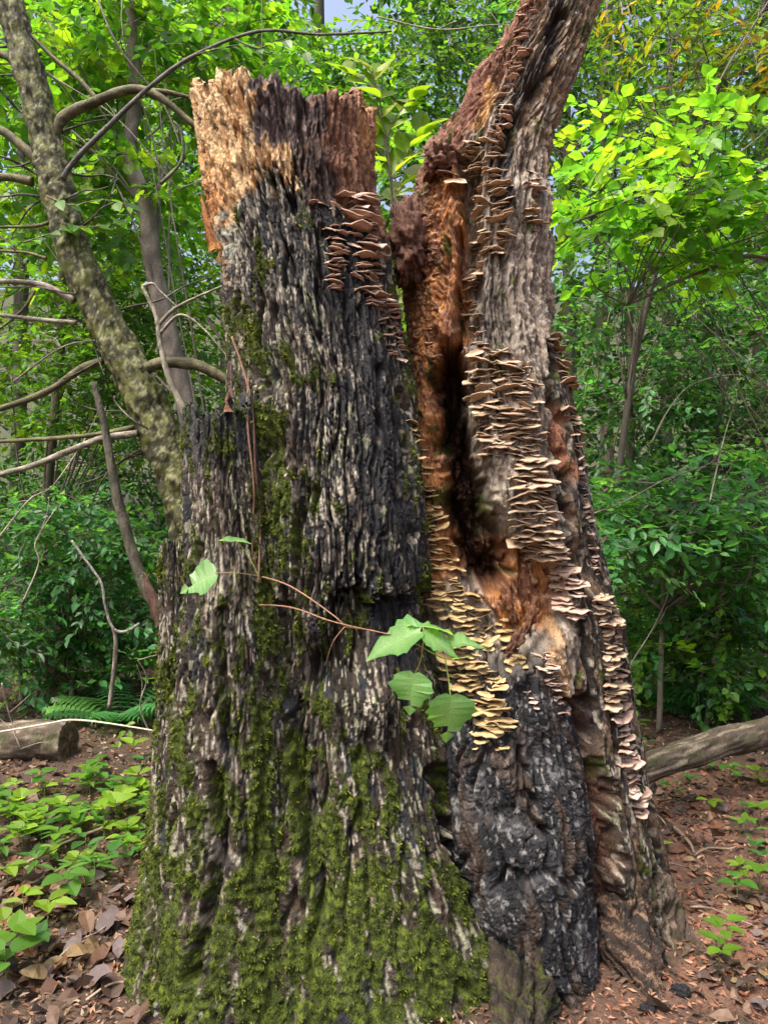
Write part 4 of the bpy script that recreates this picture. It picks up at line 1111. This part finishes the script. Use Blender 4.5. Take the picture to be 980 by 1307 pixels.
br([(176, 553), (130, 560), (90, 575), (40, 595), (-20, 610)], .017, .012, 3.15, PB, PB2)
br([(172, 545), (120, 555), (60, 560), (-20, 565)], .012, .008)
br([(188, 470), (210, 463), (250, 466), (285, 482), (318, 500)], .027, .020, 3.12)
br([(238, 530), (215, 480), (205, 440), (200, 405), (182, 366)], .014, .008, 3.05, PB, PB2)
br([(203, 415), (222, 395), (250, 380), (285, 365)], .009, .004, 3.05, PB, PB2)
br([(205, 425), (230, 402), (260, 420), (290, 455)], .008, .003, 3.05, PB, PB2)
br([(182, 366), (195, 362), (205, 372), (230, 395)], .007, .003, 3.05, PB, PB2)
br([(60, 330), (30, 322), (-20, 320)], .008, .005)
br([(85, 250), (60, 285), (0, 290)], .009, .006)
br([(205, 235), (232, 205), (232, 170), (222, 155)], .008, .005, 3.4, (0.05, 0.045, 0.04))
for k in range(26):
    y0 = random.uniform(30, 600); x0 = np.interp(y0, [10, 110, 190, 262, 335, 418, 495, 575], [14, 42, 62, 78, 100, 138, 178, 214])
    sg = -1 if random.random() < 0.62 else 1; L_ = random.uniform(60, 150)
    pts = [(x0, y0)]; ang = random.uniform(-0.5, 0.35)
    for j in range(4):
        ang += random.uniform(-.4, .4); pts.append((pts[-1][0] + sg * L_ / 4 * math.cos(ang), pts[-1][1] + L_ / 4 * math.sin(ang), random.uniform(-.08, .08)))
    r_ = random.uniform(.004, .008)
    br(pts, r_, r_ * .35, dl + random.uniform(-.03, .12), (0.04, 0.036, 0.028), (0.09, 0.08, 0.06), LT, 'side_twig', 6)
# leafy twigs of this tree, each leaf its own piece
LEAFM = {st: [] for st in ('ovate', 'round', 'narrow')}
for st in LEAFM:
    for i, c in enumerate([(0.10, 0.22, 0.02), (0.07, 0.18, 0.025), (0.15, 0.26, 0.02), (0.22, 0.27, 0.02), (0.05, 0.15, 0.03)]):
        V, f = leaf_verts(st, 0.05 + 0.03 * (i % 3), 0.05 + 0.08 * (i % 2))
        t = np.zeros((len(V), 3)) + c
        LEAFM[st].append(mesh('leaf', V, f, t, 0.5, M_LEAF, False))

def leafy_twig(par, pts, d, n, size, style, which=(0, 1, 2), r0=0.004, col=(0.12, 0.09, 0.06), spread=0.9, down=0.25):
    """twig with separate leaves; pts in photo pixels at depth d"""
    W = [P(x, y, d) for x, y in pts]
    tw_ = part('twig', limb_mesh('twig', W, np.linspace(r0, r0 * 0.4, len(W)), col, None, 5, 4), par)
    A = np.array([tuple(q) for q in W])
    for k in range(n):
        q = (k + 0.6) / n * (len(A) - 1); i = min(int(q), len(A) - 2); f = q - i
        b = A[i] * (1 - f) + A[i + 1] * f; tg = Vector(A[i + 1] - A[i]).normalized()
        side = tg.cross(Vector((0, -0.5, 1))).normalized() * (1 if k % 2 else -1)
        dr = (tg * 0.7 + side * spread + Vector((random.uniform(-.3, .3), random.uniform(-.5, .3), random.uniform(-.3, .2) - down))).normalized()
        up = (Vector((random.uniform(-.5, .5), -0.75 + random.uniform(-.3, .3), 0.8))).normalized()
        x = dr.cross(up).normalized(); up = x.cross(dr)
        sz = size * random.uniform(0.7, 1.2)
        o = obj('leaf', LEAFM[style][random.choice(which)], tw_)
        o.matrix_basis = Matrix.Translation(Vector(b)) @ Matrix((x, dr, up)).transposed().to_4x4() @ Matrix.Diagonal((sz, sz, sz, 1))

for pts, n in [([(60, 250), (90, 262), (130, 255), (165, 262)], 9), ([(80, 285), (110, 290), (150, 285)], 7), ([(30, 310), (60, 300), (90, 290)], 6), ([(250, 70), (280, 62), (310, 58), (345, 70)], 9), ([(300, 50), (330, 62), (360, 50), (395, 70)], 8), ([(20, 320), (0, 300), (-20, 290)], 4)]:
    leafy_twig(LT, pts, 3.1, n, 0.075, 'ovate', (0, 1, 4))

# broken snag behind the slabs, and thin white crooked branch
SN = thing('broken_snag', 'thin dead snag with a split reddish dark base behind the low slab', 'snag', G(232, 3.0))
br([(240, 870), (208, 790), (182, 740), (160, 672), (146, 615), (135, 550), (120, 488)], .03, .012, 3.0, (0.04, 0.035, 0.025), (0.08, 0.075, 0.05), SN, 'trunk', 12)
part('splinter', shard_mesh('splinter', P(209, 798, 2.95), P(183, 728, 2.95), 0.07, 0.04, (0.11, 0.06, 0.045), 71), SN)
part('branch', limb_mesh('branch', [P(238, 860, 3.0), P(235, 800, 3.02), P(215, 740, 3.05)], [0.02, 0.012, 0.006], MB1), SN)
WB = thing('bare_branch', 'thin whitish dead branch with a crooked hook lying in the shaded shrub', 'branch', P(160, 812, 4.5))
br([(92, 690), (112, 718), (130, 745), (135, 775), (145, 802), (160, 806), (178, 796)], .007, .010, 4.5, (0.10, 0.09, 0.08), (0.24, 0.23, 0.21), WB, 'branch', 8)
br([(145, 802), (148, 830), (140, G(140, 4.5).z * 0 + 905)], .012, .014, 4.5, (0.1, 0.08, 0.06), (0.2, 0.18, 0.15), WB, 'stem', 8)

# rotten old stump left, far
RS = thing('rotten_stub', 'brown crumbling snag stub standing among dark shrubs behind the short log', 'snag', G(78, 5.6))
part('trunk', limb_mesh('trunk', [G(78, 5.6), P(80, 850, 5.6), P(82, 810, 5.6), P(84, 770, 5.6)], [.12, .10, .085, .03], (0.11, 0.065, 0.04), (0.06, 0.04, 0.03), 18, 8, None, 0.3), RS)

# small beech sprig between the trunks, every leaf a piece
SP = thing('beech_sapling', 'slim sapling with bright yellow green oval leaves in the cleft between trunks', 'sapling', G(500, 3.3))
part('stem', limb_mesh('stem', [G(500, 3.3), P(500, 700, 3.2), P(503, 400, 3.1), P(500, 250, 3.1), P(488, 150, 3.1), P(478, 100, 3.1)], [.012, .010, .008, .006, .004, .002], (0.10, 0.08, 0.06), None, 7, 5), SP)
for pts, n in [([(495, 200), (485, 150), (478, 105), (475, 85)], 9), ([(492, 180), (505, 150), (520, 130), (532, 122)], 8), ([(498, 230), (515, 205), (528, 180), (540, 165)], 8), ([(500, 260), (515, 235), (535, 220)], 6),
               ([(490, 130), (470, 110), (455, 98), (440, 92)], 5), ([(495, 210), (480, 190), (472, 170)], 5), ([(503, 400), (510, 370), (522, 350)], 5)]:
    leafy_twig(SP, pts, 3.1, n + 2, 0.125, 'ovate', (2, 2, 3), 0.003, (0.14, 0.12, 0.06), 0.9, 0.05)

# ------------------------------------------------------------------ fallen logs
def log(name, label, p0, p1, r0, r1, seed, cap=True):
    root = thing(name, label, 'log', (p0 + p1) / 2)
    n = 60; seg = 40
    ax = (p1 - p0); L = ax.length; ax = ax.normalized()
    up = Vector((0, 0, 1)); sd = ax.cross(up).normalized(); up = sd.cross(ax)
    t = np.linspace(0, 1, n); ph = np.linspace(0, 2 * np.pi, seg, endpoint=False)
    T, PH = np.meshgrid(t, ph, indexing='ij')
    r = (r0 + (r1 - r0) * T)
    s_ = PH * 0.12; zz = T * L
    n1 = pn(s_ * 55, zz * 3 + 1.5 * pn(s_ * 8, zz * 4, seed), seed)
    r = r + 0.014 * (sstep(0, 0.3, np.abs(n1)) - 0.6) + 0.01 * pn(PH, zz * 5, seed + 1) + 0.004 * pn(s_ * 120, zz * 12, seed + 2)
    bend = 0.03 * np.sin(T * 3.1) * L
    Vv = np.array(p0)[None, None] + np.array(ax)[None, None] * zz[..., None] + np.array(up) * (r * np.sin(PH) + bend)[..., None] + np.array(sd) * (r * np.cos(PH))[..., None]
    c = mix(np.zeros(T.shape + (3,)) + (0.085, 0.066, 0.048), (0.27, 0.225, 0.165), sstep(0.05, 0.5, fbm(s_ * 40, zz * 5, 3, seed + 4)))
    c = mix(c, (0.05, 0.06, 0.02), 0.7 * sstep(0.15, 0.5, fbm(s_ * 14, zz * 7, 3, seed + 6)))
    part('bark', mesh('bark', Vv.reshape(-1, 3), grid_faces(n, seg, True), c.reshape(-1, 3), 0.7, M_STUMP), root)
    for e in (0, -1):
        ring = Vv[e]; ce = ring.mean(0); V2 = [ring * (1 - f) + ce * f + np.array(ax) * (0.006 if e else -0.006) * rng.normal(0, 1, (seg, 1)) * (f > 0) for f in (0, .3, .6, .97)]
        V2 = np.concatenate(V2); fc = grid_faces(4, seg, True)
        cc = np.zeros((len(V2), 3)) + (0.17, 0.12, 0.07); cc[seg:2 * seg] *= 0.6
        part('end_grain', mesh('end_grain', V2, fc, cc, 0.8, M_STUMP), root)
    return root
log('short_log', 'short pale fallen log with a sawn end resting on the leaf litter', P(-90, 962, 4.3), P(88, 946, 4.2), 0.115, 0.11, 3)
log('fallen_log', 'long grey fallen trunk propped against the fungus covered side of the stump', P(792, 992, 3.35), P(1100, 915, 3.9), 0.058, 0.075, 23)
o = obj('dry_stem', limb_mesh('dry_stem', [P(-10, 936, 4.05), P(60, 924, 4.05), P(90, 919, 4.0), P(130, 922, 3.9), P(200, 933, 3.8)], [.006, .006, .006, .005, .004], (0.5, 0.45, 0.36), None, 6, 5))
tag(o, 'long pale dry plant stem lying across the short log', 'stem')

# ------------------------------------------------------------------ ferns and bare arching twigs
def fern(px, py, d, n, L, label, cols=G_COOL):
    b = G(px, d); b.z += 0.03
    root = thing('fern', label, 'fern', b)
    for k in range(n):
        a = k * 6.283 / n + random.uniform(-.3, .3); m = 15
        t = np.linspace(0.08, 1, m); rise = random.uniform(0.5, 0.95)
        c = np.stack([np.cos(a) * t * L * 0.8, np.sin(a) * t * L * 0.8, L * rise * (t - 0.62 * t * t)], -1) + np.array(b)
        sd = np.array((-math.sin(a), math.cos(a), 0.0)); V = []; Fc = []
        for i in range(m):
            wl = L * 0.26 * math.sin(math.pi * (0.12 + 0.86 * t[i])) ** 0.8; hw = L * 0.018; ax = np.array((math.cos(a), math.sin(a), 0.1))
            for sg in (-1, 1):
                k0 = len(V); o_ = c[i]
                V += [o_ - ax * hw, o_ + sg * sd * wl * .5 - ax * hw * 1.3 - np.array((0, 0, .02 * L)), o_ + sg * sd * wl + ax * hw * 2 - np.array((0, 0, .07 * L)), o_ + sg * sd * wl * .5 + ax * hw * 1.5 - np.array((0, 0, .02 * L)), o_ + ax * hw]
                Fc.append([k0, k0 + 1, k0 + 2, k0 + 3, k0 + 4])
        col = np.array(random.choice(cols)) * random.uniform(.8, 1.2)
        part('frond', mesh('frond', np.array(V), np.array(Fc), np.zeros((len(V), 3)) + col, .5, M_LEAF, False), root)
fern(150, 850, 4.9, 11, 0.55, 'drooping green fern growing behind the short cut log')
fern(845, 640, 5.4, 11, 0.8, 'tall green fern growing behind the cool green shrub')
fern(905, 900, 5.0, 9, 0.45, 'low green fern in shade behind the long fallen log')
TWG = [([(752, 660), (800, 640), (850, 615), (905, 590), (960, 555)], 4.1, .006, 'pale bare twig reaching over the cool green shrub'),
       ([(828, 565), (850, 520), (885, 490), (940, 480), (975, 495)], 4.3, .005, 'pale bare twig arching high over the cool green shrub'),
       ([(905, 640), (915, 585), (925, 540), (935, 515)], 4.2, .005, 'upright reddish bare twig in the cool green shrub'),
       ([(790, 900), (800, 850), (830, 805), (850, 770)], 4.5, .006, 'bare grey twig standing beside the outer shelf fungi'),
       ([(735, 300), (800, 280), (880, 240), (960, 180), (1000, 150)], 4.4, .007, 'long bare twig crossing behind the tiered tree'),
       ([(870, 360), (920, 320), (990, 280)], 4.2, .006, 'bare twig rising below the tiered tree'),
       ([(900, 130), (930, 80), (970, 20), (985, -10)], 4.2, .007, 'bare pale twig among the narrow yellowing leaves'),
       ([(480, 25), (560, 38), (640, 30), (700, 40)], 5.2, .006, 'thin bare twig stretched behind the leaning spire'),
       ([(-10, 700), (40, 640), (70, 620), (110, 560)], 4.2, .006, 'bare grey twig slanting through the shaded shrub'),
       ([(28, 770), (50, 720), (45, 690), (70, 650)], 4.0, .005, 'crooked bare twig in the blue green shrub'),
       ([(0, 870), (15, 910), (25, 960)], 4.0, .005, 'bare brown twig standing behind the short cut log'),
       ([(195, 945), (183, 905), (188, 870), (178, 840)], 3.9, .005, 'wiry bare twig beside the mossy slab'),
       ([(-10, 30), (60, 90), (150, 150), (230, 240)], 4.0, .006, 'dark bare twig sloping behind the leaning mossy tree'),
       ([(120, -10), (150, 60), (210, 130), (230, 190)], 3.9, .006, 'dark bare twig hanging behind the pale jagged rim'),
       ([(20, 490), (80, 440), (130, 430)], 4.0, .006, 'thin bare twig behind the crooked side branches')]
for pts, d_, r_, lab in TWG:
    q = [P(x + random.uniform(-4, 4), y + random.uniform(-4, 4), d_ + random.uniform(-.08, .08)) for x, y in pts]
    t_ = thing('bare_twig', lab, 'twig', q[0])
    cc = random.choice([(0.16, 0.14, 0.11), (0.11, 0.09, 0.07), (0.24, 0.21, 0.17)])
    part('stem', limb_mesh('stem', q, np.linspace(r_, r_ * .35, len(q)), cc, np.array(cc) * 1.7, 6, 6, None, 0.2), t_)
    for k in range(3):
        a_ = q[random.randrange(1, len(q))]; e_ = a_ + Vector((random.uniform(-.2, .2), random.uniform(-.1, .1), random.uniform(-.05, .25)))
        part('side_twig', limb_mesh('side_twig', [a_, a_.lerp(e_, .5) + Vector((.02, 0, .015)), e_], [r_ * .5, r_ * .4, r_ * .2], cc, None, 5, 4), t_)

# ------------------------------------------------------------------ maple seedling in front of the stump
def maple_leaf(name, seed=0, hole=False, n=1):
    """lobed toothed leaf: length 1, base at origin, pointing +y"""
    half = [(0.10, -0.06), (0.26, -0.02), (0.36, 0.05), (0.46, 0.10), (0.46, 0.20), (0.54, 0.30), (0.46, 0.36), (0.47, 0.45), (0.37, 0.49), (0.31, 0.56), (0.30, 0.64), (0.23, 0.74), (0.16, 0.81), (0.08, 0.91)]
    rs = np.random.default_rng(seed)
    mid = [(0, -0.0), (0, 0.12), (0, 0.25), (0, 0.38), (0, 0.5), (0, 0.62), (0, 0.74), (0, 0.86), (0, 1.0)]
    V = []; F_ = []
    def zf(x, y): return 0.16 * abs(x) - 0.18 * y * y + 0.03 * math.sin(9 * y + seed) * abs(x) * 3
    for x, y in mid: V.append((x, y, zf(x, y)))
    nm = len(mid)
    for sgn in (-1, 1):
        b = len(V)
        for x, y in half:
            k = 1 + rs.normal(0, 0.04); V.append((sgn * x * k, y, zf(x, y) + rs.normal(0, 0.008)))
        m = [0, 0, 1, 1, 2, 2, 3, 3, 4, 4, 5, 6, 6, 7]
        for i in range(len(half) - 1):
            # bitten out holes: leave faces away near one side
            if hole and sgn == 1 and i in (10, 11): continue
            if hole and sgn == -1 and i == 11: continue
            a, c = m[i], m[i + 1]
            q = [a, b + i, b + i + 1, c] if c != a else [a, b + i, b + i + 1]
            F_.append(q if sgn == 1 else q[::-1])
        q = [7, b + len(half) - 1, 8]; F_.append(q if sgn == 1 else q[::-1])
        q = [0, b, 0]
    t = np.zeros((len(V), 3)) + (0.12, 0.29, 0.085); t[:nm] = (0.22, 0.40, 0.15)
    return mesh(name, np.array(V), F_, t, 0.4, M_LEAF, False)

MS = thing('maple_seedling', 'maple seedling with broad toothed light green leaves hanging before the stump', 'seedling', P(320, 740, 2.08))
def stem(pts, r, par=MS, col=(0.22, 0.12, 0.07), nm='stem'):
    return part(nm, limb_mesh(nm, [P(*q) for q in pts], np.linspace(r, r * 0.6, len(pts)), col, None, 6, 6, None, 0.05), par)
h1 = hit(330, 735); h2 = hit(322, 772)
stem([(330, 735, h1[2] if h1 else 2.1), (370, 748, 1.95), (425, 785, 1.86), (440, 800, 1.84)], 0.0026)
stem([(322, 772, h2[2] if h2 else 2.1), (370, 775, 1.95), (420, 792, 1.86), (465, 803, 1.82), (510, 812, 1.80)], 0.0024)
stem([(440, 800, 1.84), (425, 820, 1.85), (415, 850, 1.9)], 0.0018)
stem([(440, 800, 1.84), (480, 806, 1.82), (530, 822, 1.78), (545, 830, 1.76)], 0.0022)
stem([(545, 830, 1.76), (570, 841, 1.74), (600, 838, 1.72)], 0.0018, MS, (0.20, 0.30, 0.05))
stem([(540, 800, 1.77), (540, 820, 1.76), (536, 845, 1.75), (528, 862, 1.74)], 0.0018, MS, (0.25, 0.16, 0.07))
stem([(568, 842, 1.74), (572, 865, 1.73), (575, 892, 1.72)], 0.0018, MS, (0.20, 0.30, 0.05))
stem([(280, 690, 2.02), (300, 690, 2.05), (318, 712, 2.07), (330, 735, 2.05)], 0.0022, MS, (0.22, 0.30, 0.05))
def mleaf(bx, by, tx, ty, d, size, tilt, seed, hole=False, roll=0.0, dy=0.0):
    """leaf from base pixel towards tip pixel; tilt 0 faces the camera, 1 lies flat"""
    b = P(bx, by, d); t = P(tx, ty, d + dy); dr = (t - b).normalized()
    up = (Vector((roll, -1, 0)) * (1 - tilt) + Vector((roll, 0, 1)) * tilt).normalized()
    x = dr.cross(up).normalized(); up = x.cross(dr)
    sz = (t - b).length * size
    o = obj('leaf', maple_leaf('leaf', seed, hole), MS)
    o.matrix_world = Matrix.Translation(b) @ Matrix((x, dr, up)).transposed().to_4x4() @ Matrix.Diagonal((sz, sz, sz, 1))
    o.matrix_parent_inverse = Matrix.Translation(-Vector(MS.location))
mleaf(536, 806, 460, 834, 1.77, 0.98, 0.74, 1, False, 0.1)
mleaf(538, 800, 580, 802, 1.79, 1.0, 0.93, 2, False, 0.0, 0.05)
mleaf(540, 800, 518, 796, 1.79, 1.0, 0.93, 12, False, 0.0, 0.05)
mleaf(540, 812, 590, 834, 1.75, 1.0, 0.76, 3, False, -0.1)
mleaf(572, 820, 622, 820, 1.80, 1.0, 0.85, 4)
mleaf(528, 860, 520, 916, 1.72, 1.0, 0.12, 5, True, -0.25)
mleaf(575, 888, 572, 952, 1.70, 1.0, 0.10, 6, True, 0.2)
mleaf(275, 732, 232, 750, 2.02, 1.15, 0.5, 7, True)
mleaf(284, 690, 322, 688, 2.02, 1.0, 0.9, 8)
stem([(275, 732, 2.02), (300, 731, 2.04), (330, 735, 2.05)], 0.0018, MS, (0.25, 0.2, 0.08))
# vines hanging on the slab
for pts in ([(296, 430), (310, 470), (322, 520), (326, 600), (332, 660), (330, 745)], [(318, 470), (316, 540), (324, 620), (322, 700), (320, 850)]):
    q = []
    for x, y in pts:
        h = hit(x, y); q.append(P(x, y, (h[2] if h else 2.3) / math.sqrt(1 + ((x - 490) / F) ** 2 + ((y - 653.5) / F) ** 2) - 0.012))
    o = obj('vine', limb_mesh('vine', q, np.linspace(.004, .003, len(q)), (0.15, 0.08, 0.05), None, 6, 6))
    tag(o, 'thin brown dead vine hanging down the groove left of the straight trunk', 'vine', 'vines on the stump')

# ------------------------------------------------------------------ ground cover
def on_ground(px, py):
    """point of the soil seen near (px, py)"""
    d = CAMZ * F / max(60, (py - 653.5))
    x = (px - 490) * d / F
    return x, d, gzf(x, d)

def in_stump(x, y):
    return ((x - 0.0) / 0.80) ** 2 + ((y - 2.42) / 0.62) ** 2 < 1 or ((x - 0.62) / 0.50) ** 2 + ((y - 2.6) / 0.52) ** 2 < 1

# seedlings: stem and separate leaves
SLOOK = [('ovate', 0, 'bright green oval'), ('round', 1, 'mid green round'), ('ovate', 2, 'yellow green oval'), ('round', 2, 'yellow green round'), ('ovate', 4, 'dark green oval'), ('narrow', 1, 'narrow green')]
def seedling_proto(seed):
    rs = random.Random(seed); P_ = []
    n = rs.randint(4, 6); hgt = rs.uniform(0.06, 0.14); st_, ci, look = SLOOK[seed]
    P_.append(('stem', limb_mesh('stem', [(0, 0, -0.02), (0.004, 0.003, hgt * .5), (0, 0.006, hgt)], [.0022, .0018, .0012], (0.12, 0.16, 0.04), None, 5, 3), Matrix.Identity(4)))
    for k in range(n):
        a = k * 2.4 + rs.uniform(-.3, .3); el = rs.uniform(-0.1, 0.4); zz = hgt * rs.uniform(0.6, 1.0)
        dr = Vector((math.cos(a) * math.cos(el), math.sin(a) * math.cos(el), math.sin(el))); up = Vector((0, 0, 1)); x = dr.cross(up).normalized(); up = x.cross(dr)
        sz = rs.uniform(0.05, 0.085)
        P_.append(('leaf', LEAFM[st_][ci], Matrix.Translation((dr.x * .01, dr.y * .01, zz)) @ Matrix((x, dr, up)).transposed().to_4x4() @ Matrix.Diagonal((sz, sz, sz, 1))))
    return P_
PROTO = [seedling_proto(s_) for s_ in range(6)]
def seedling(px, py, sc=1.0, label='', group=''):
    x, y, z = on_ground(px, py)
    if in_stump(x, y): return
    ip = random.randrange(6)
    r = thing('seedling', 'seedling with ' + SLOOK[ip][2] + ' leaves ' + label, 'seedling', (x, y, z), SLOOK[ip][2] + ' ' + group)
    r.rotation_euler = (0, 0, random.uniform(0, 6.28)); s_ = sc * random.uniform(0.8, 1.3); r.scale = (s_, s_, s_)
    for nm, me, M in PROTO[ip]:
        c = obj(nm, me, r); c.matrix_local = M
LS1 = 'between the short log and mossy stump foot'
LS2 = 'on the reddish soil below the long fallen log'
for i in range(95):
    qx = random.uniform(-10, 200)
    seedling(qx, random.triangular(1000 if qx < 110 else 968, 1150, 1035), 0.85, LS1, 'seedlings by the short log')
for px_, py_ in [(120, 1130), (140, 1115), (60, 1180), (30, 1160), (85, 1150), (20, 1240), (45, 1225), (5, 1210), (150, 1050), (180, 1020), (185, 990), (170, 975), (10, 1270)]:
    seedling(px_, py_, 1.0, LS1, 'seedlings by the short log')
for px_, py_ in [(840, 1008), (880, 1005), (930, 1000), (965, 1005), (905, 1040), (950, 1075), (970, 1060), (960, 1095), (975, 1110), (945, 1120), (970, 1140), (940, 1150), (925, 1210), (918, 1235), (840, 1090), (975, 1010), (830, 920), (815, 940), (825, 960), (900, 985), (860, 1020), (985, 1080), (950, 1045)]:
    seedling(px_, py_, 0.75, LS2, 'seedlings on the red soil')
# fallen leaves
DEADM = []
for i, c in enumerate([(0.20, 0.11, 0.07), (0.28, 0.17, 0.11), (0.16, 0.10, 0.09), (0.34, 0.22, 0.15), (0.12, 0.075, 0.06), (0.30, 0.13, 0.07), (0.22, 0.17, 0.17), (0.36, 0.25, 0.13)]):
    rs = np.random.default_rng(300 + i)
    V, f = leaf_verts('ovate' if i % 2 else 'round', 0.10 * rs.uniform(-1, 1.6), 0.2 * rs.uniform(-1, 1))
    V = V.copy(); V[:, 2] += 0.09 * np.sin(V[:, 1] * rs.uniform(3, 7) + rs.random() * 6) + 0.12 * np.sin(V[:, 0] * rs.uniform(4, 8) + rs.random() * 6) + rs.normal(0, 0.02, len(V))
    V[:, 0] *= 1 + 0.18 * np.sin(V[:, 1] * 22)
    V[:, 2] -= V[:, 2].min()
    DEADM.append(mesh('dead_leaf', V, f, np.zeros((len(V), 3)) + np.array(c) * 0.45, 0.6, M_DEAD, False))
DLOOK = ['brown', 'light brown', 'dull brown', 'tan', 'dark brown', 'rusty', 'greyish', 'golden tan']
LD1 = ' curled dead leaf on the litter beside the mossy stump foot'
LD2 = ' small curled dead leaf on the reddish soil right of the stump'
cnt = 0
for i in range(290):
    left = i < 160
    px_, py_ = (random.uniform(-10, 215), random.triangular(960, 1300, 1250)) if left else (random.uniform(790, 990), random.triangular(1000, 1307, 1220))
    x, y, z = on_ground(px_, py_)
    if in_stump(x, y): continue
    idm = random.randrange(8); dl_ = DLOOK[idm]
    o = obj('dead_leaf', DEADM[idm])
    sz = random.uniform(0.04, 0.095) if left else random.uniform(0.03, 0.065)
    o.location = (x, y, z + random.uniform(0.0, 0.015)); o.rotation_euler = (random.gauss(0, .3), random.gauss(0, .3), random.uniform(0, 6.28)); o.scale = (sz, sz, sz)
    tag(o, dl_ + (LD1 if left else LD2), 'dead leaf', dl_ + (' dead leaves on the litter' if left else ' dead leaves on the red soil'))
# litter crumbs, chips and needles
N = 38000
yy = 1.5 + rng.random(N) ** 1.9 * 5; xx = rng.uniform(-1, 1, N) * (0.62 * yy + 0.3)
Q = np.array([(-.5, -.06, 0), (.0, -.14, .06), (.5, -.04, .0), (-.05, .20, .1)])
R_ = rot_zyx(rng.random(N) * 6.28, rng.normal(0, .4, N), rng.normal(0, .4, N))
sz = rng.uniform(0.010, 0.045, N) * (0.7 + 0.3 * (yy > 2.2))
V = np.einsum('nij,mj->nmi', R_, Q) * sz[:, None, None] + np.stack([xx, yy, gz(xx, yy) + 0.008], -1)[:, None, :]
pal = np.array([(0.15, 0.08, 0.05), (0.24, 0.13, 0.08), (0.10, 0.07, 0.05), (0.30, 0.19, 0.12), (0.20, 0.09, 0.05), (0.07, 0.05, 0.04), (0.33, 0.25, 0.18)])
tt = pal[rng.integers(0, len(pal), N)] * rng.uniform(0.7, 1.2, (N, 1))
red = (xx > 0.5) & (yy < 4)
tt[red] *= np.array((1.05, 0.88, 0.85))
f = (np.arange(N) * 4)[:, None] + np.arange(4)[None]
o = obj('litter', mesh('litter', V.reshape(-1, 3), f, np.repeat(tt, 4, 0), 0.8, M_DEAD, False))
tag(o, 'fine brown litter of leaf crumbs and wood chips over the forest floor', 'litter', kind='stuff')
# flat leaf litter, too much to count
N = 4200
yy = 1.6 + rng.random(N) ** 1.4 * 6; xx = rng.uniform(-1, 1, N) * (0.62 * yy + 0.3)
keep = (xx < -0.35) | (yy > 3.0) | (rng.random(N) < 0.22); xx, yy = xx[keep], yy[keep]; N = len(xx)
LV, LF = cheap('ovate'); LV = LV.copy(); LV[:, 2] += 0.12 * np.sin(LV[:, 0] * 7) + 0.08 * np.sin(LV[:, 1] * 6)
R_ = rot_zyx(rng.random(N) * 6.28, rng.normal(0, .35, N), rng.normal(0, .35, N))
V = np.einsum('nij,mj->nmi', R_, LV) * rng.uniform(0.03, 0.085, N)[:, None, None] + np.stack([xx, yy, gz(xx, yy) + 0.012], -1)[:, None, :]
pal = np.array([(0.11, 0.062, 0.042), (0.16, 0.095, 0.065), (0.08, 0.052, 0.045), (0.20, 0.13, 0.09), (0.06, 0.04, 0.033), (0.17, 0.075, 0.042), (0.13, 0.10, 0.10)])
tt = pal[rng.integers(0, len(pal), N)] * rng.uniform(0.45, 0.85, (N, 1))
f = (np.arange(N) * len(LV))[:, None, None] + LF[None]
o = obj('leaf_litter', mesh('leaf_litter', V.reshape(-1, 3), f.reshape(-1, 3), np.repeat(tt, len(LV), 0), 0.7, M_DEAD, False))
tag(o, 'brown fallen leaf litter strewn under the shrubs and round the logs', 'leaf litter', kind='stuff')
# sticks and charred chips
for i, (x0, y0, x1, y1, r) in enumerate([(860, 1065, 885, 1098, .009), (885, 1098, 940, 1092, .005), (835, 1110, 900, 1118, .004), (60, 1250, 150, 1180, .004), (110, 1290, 190, 1255, .004), (30, 1100, 195, 1035, .008), (0, 1020, 70, 1060, .006), (880, 1160, 960, 1185, .004), (815, 1030, 850, 1062, .006)]):
    a = Vector(on_ground(x0, y0)); b = Vector(on_ground(x1, y1)); a.z += r + 0.012; b.z += r + 0.018
    m1 = a.lerp(b, .35) + Vector((0, 0.01, .012)); m2 = a.lerp(b, .7) + Vector((0.01, -0.008, .005))
    o = obj('stick', limb_mesh('stick', [a, m1, m2, b], [r, r * .9, r * .8, r * .5], (0.16, 0.11, 0.08), (0.28, 0.22, 0.17), 7, 5))
    left = x0 < 400
    tag(o, 'thin crooked dead stick lying on the leaf litter beside the mossy stump foot' if left else 'thin crooked dead stick lying on the reddish soil', 'stick', 'sticks on the litter' if left else 'sticks on the red soil')
a = Vector(on_ground(785, 1205)); b = Vector(on_ground(850, 1250))
a.z += .06; b.z += .02
o = obj('wood_splinter', shard_mesh('wood_splinter', a, b, 0.075, 0.04, (0.26, 0.14, 0.09), 91)); tag(o, 'reddish splinter of rotten wood leaning at the foot of the charred buttress', 'splinter')
for (px_, py_, r) in [(868, 1262, .028), (826, 1285, .022)]:
    x, y, z = on_ground(px_, py_)
    o = obj('charcoal_lump', rock_blob('charcoal_lump', (x, y, z + r * .3), (r, r * .8, r * .55), int(px_), 0.3, (0.02, 0.02, 0.024), nu=24, nv=16))
    tag(o, 'black lump of charcoal on the soil below the charred buttress', 'charcoal', 'charcoal lumps')
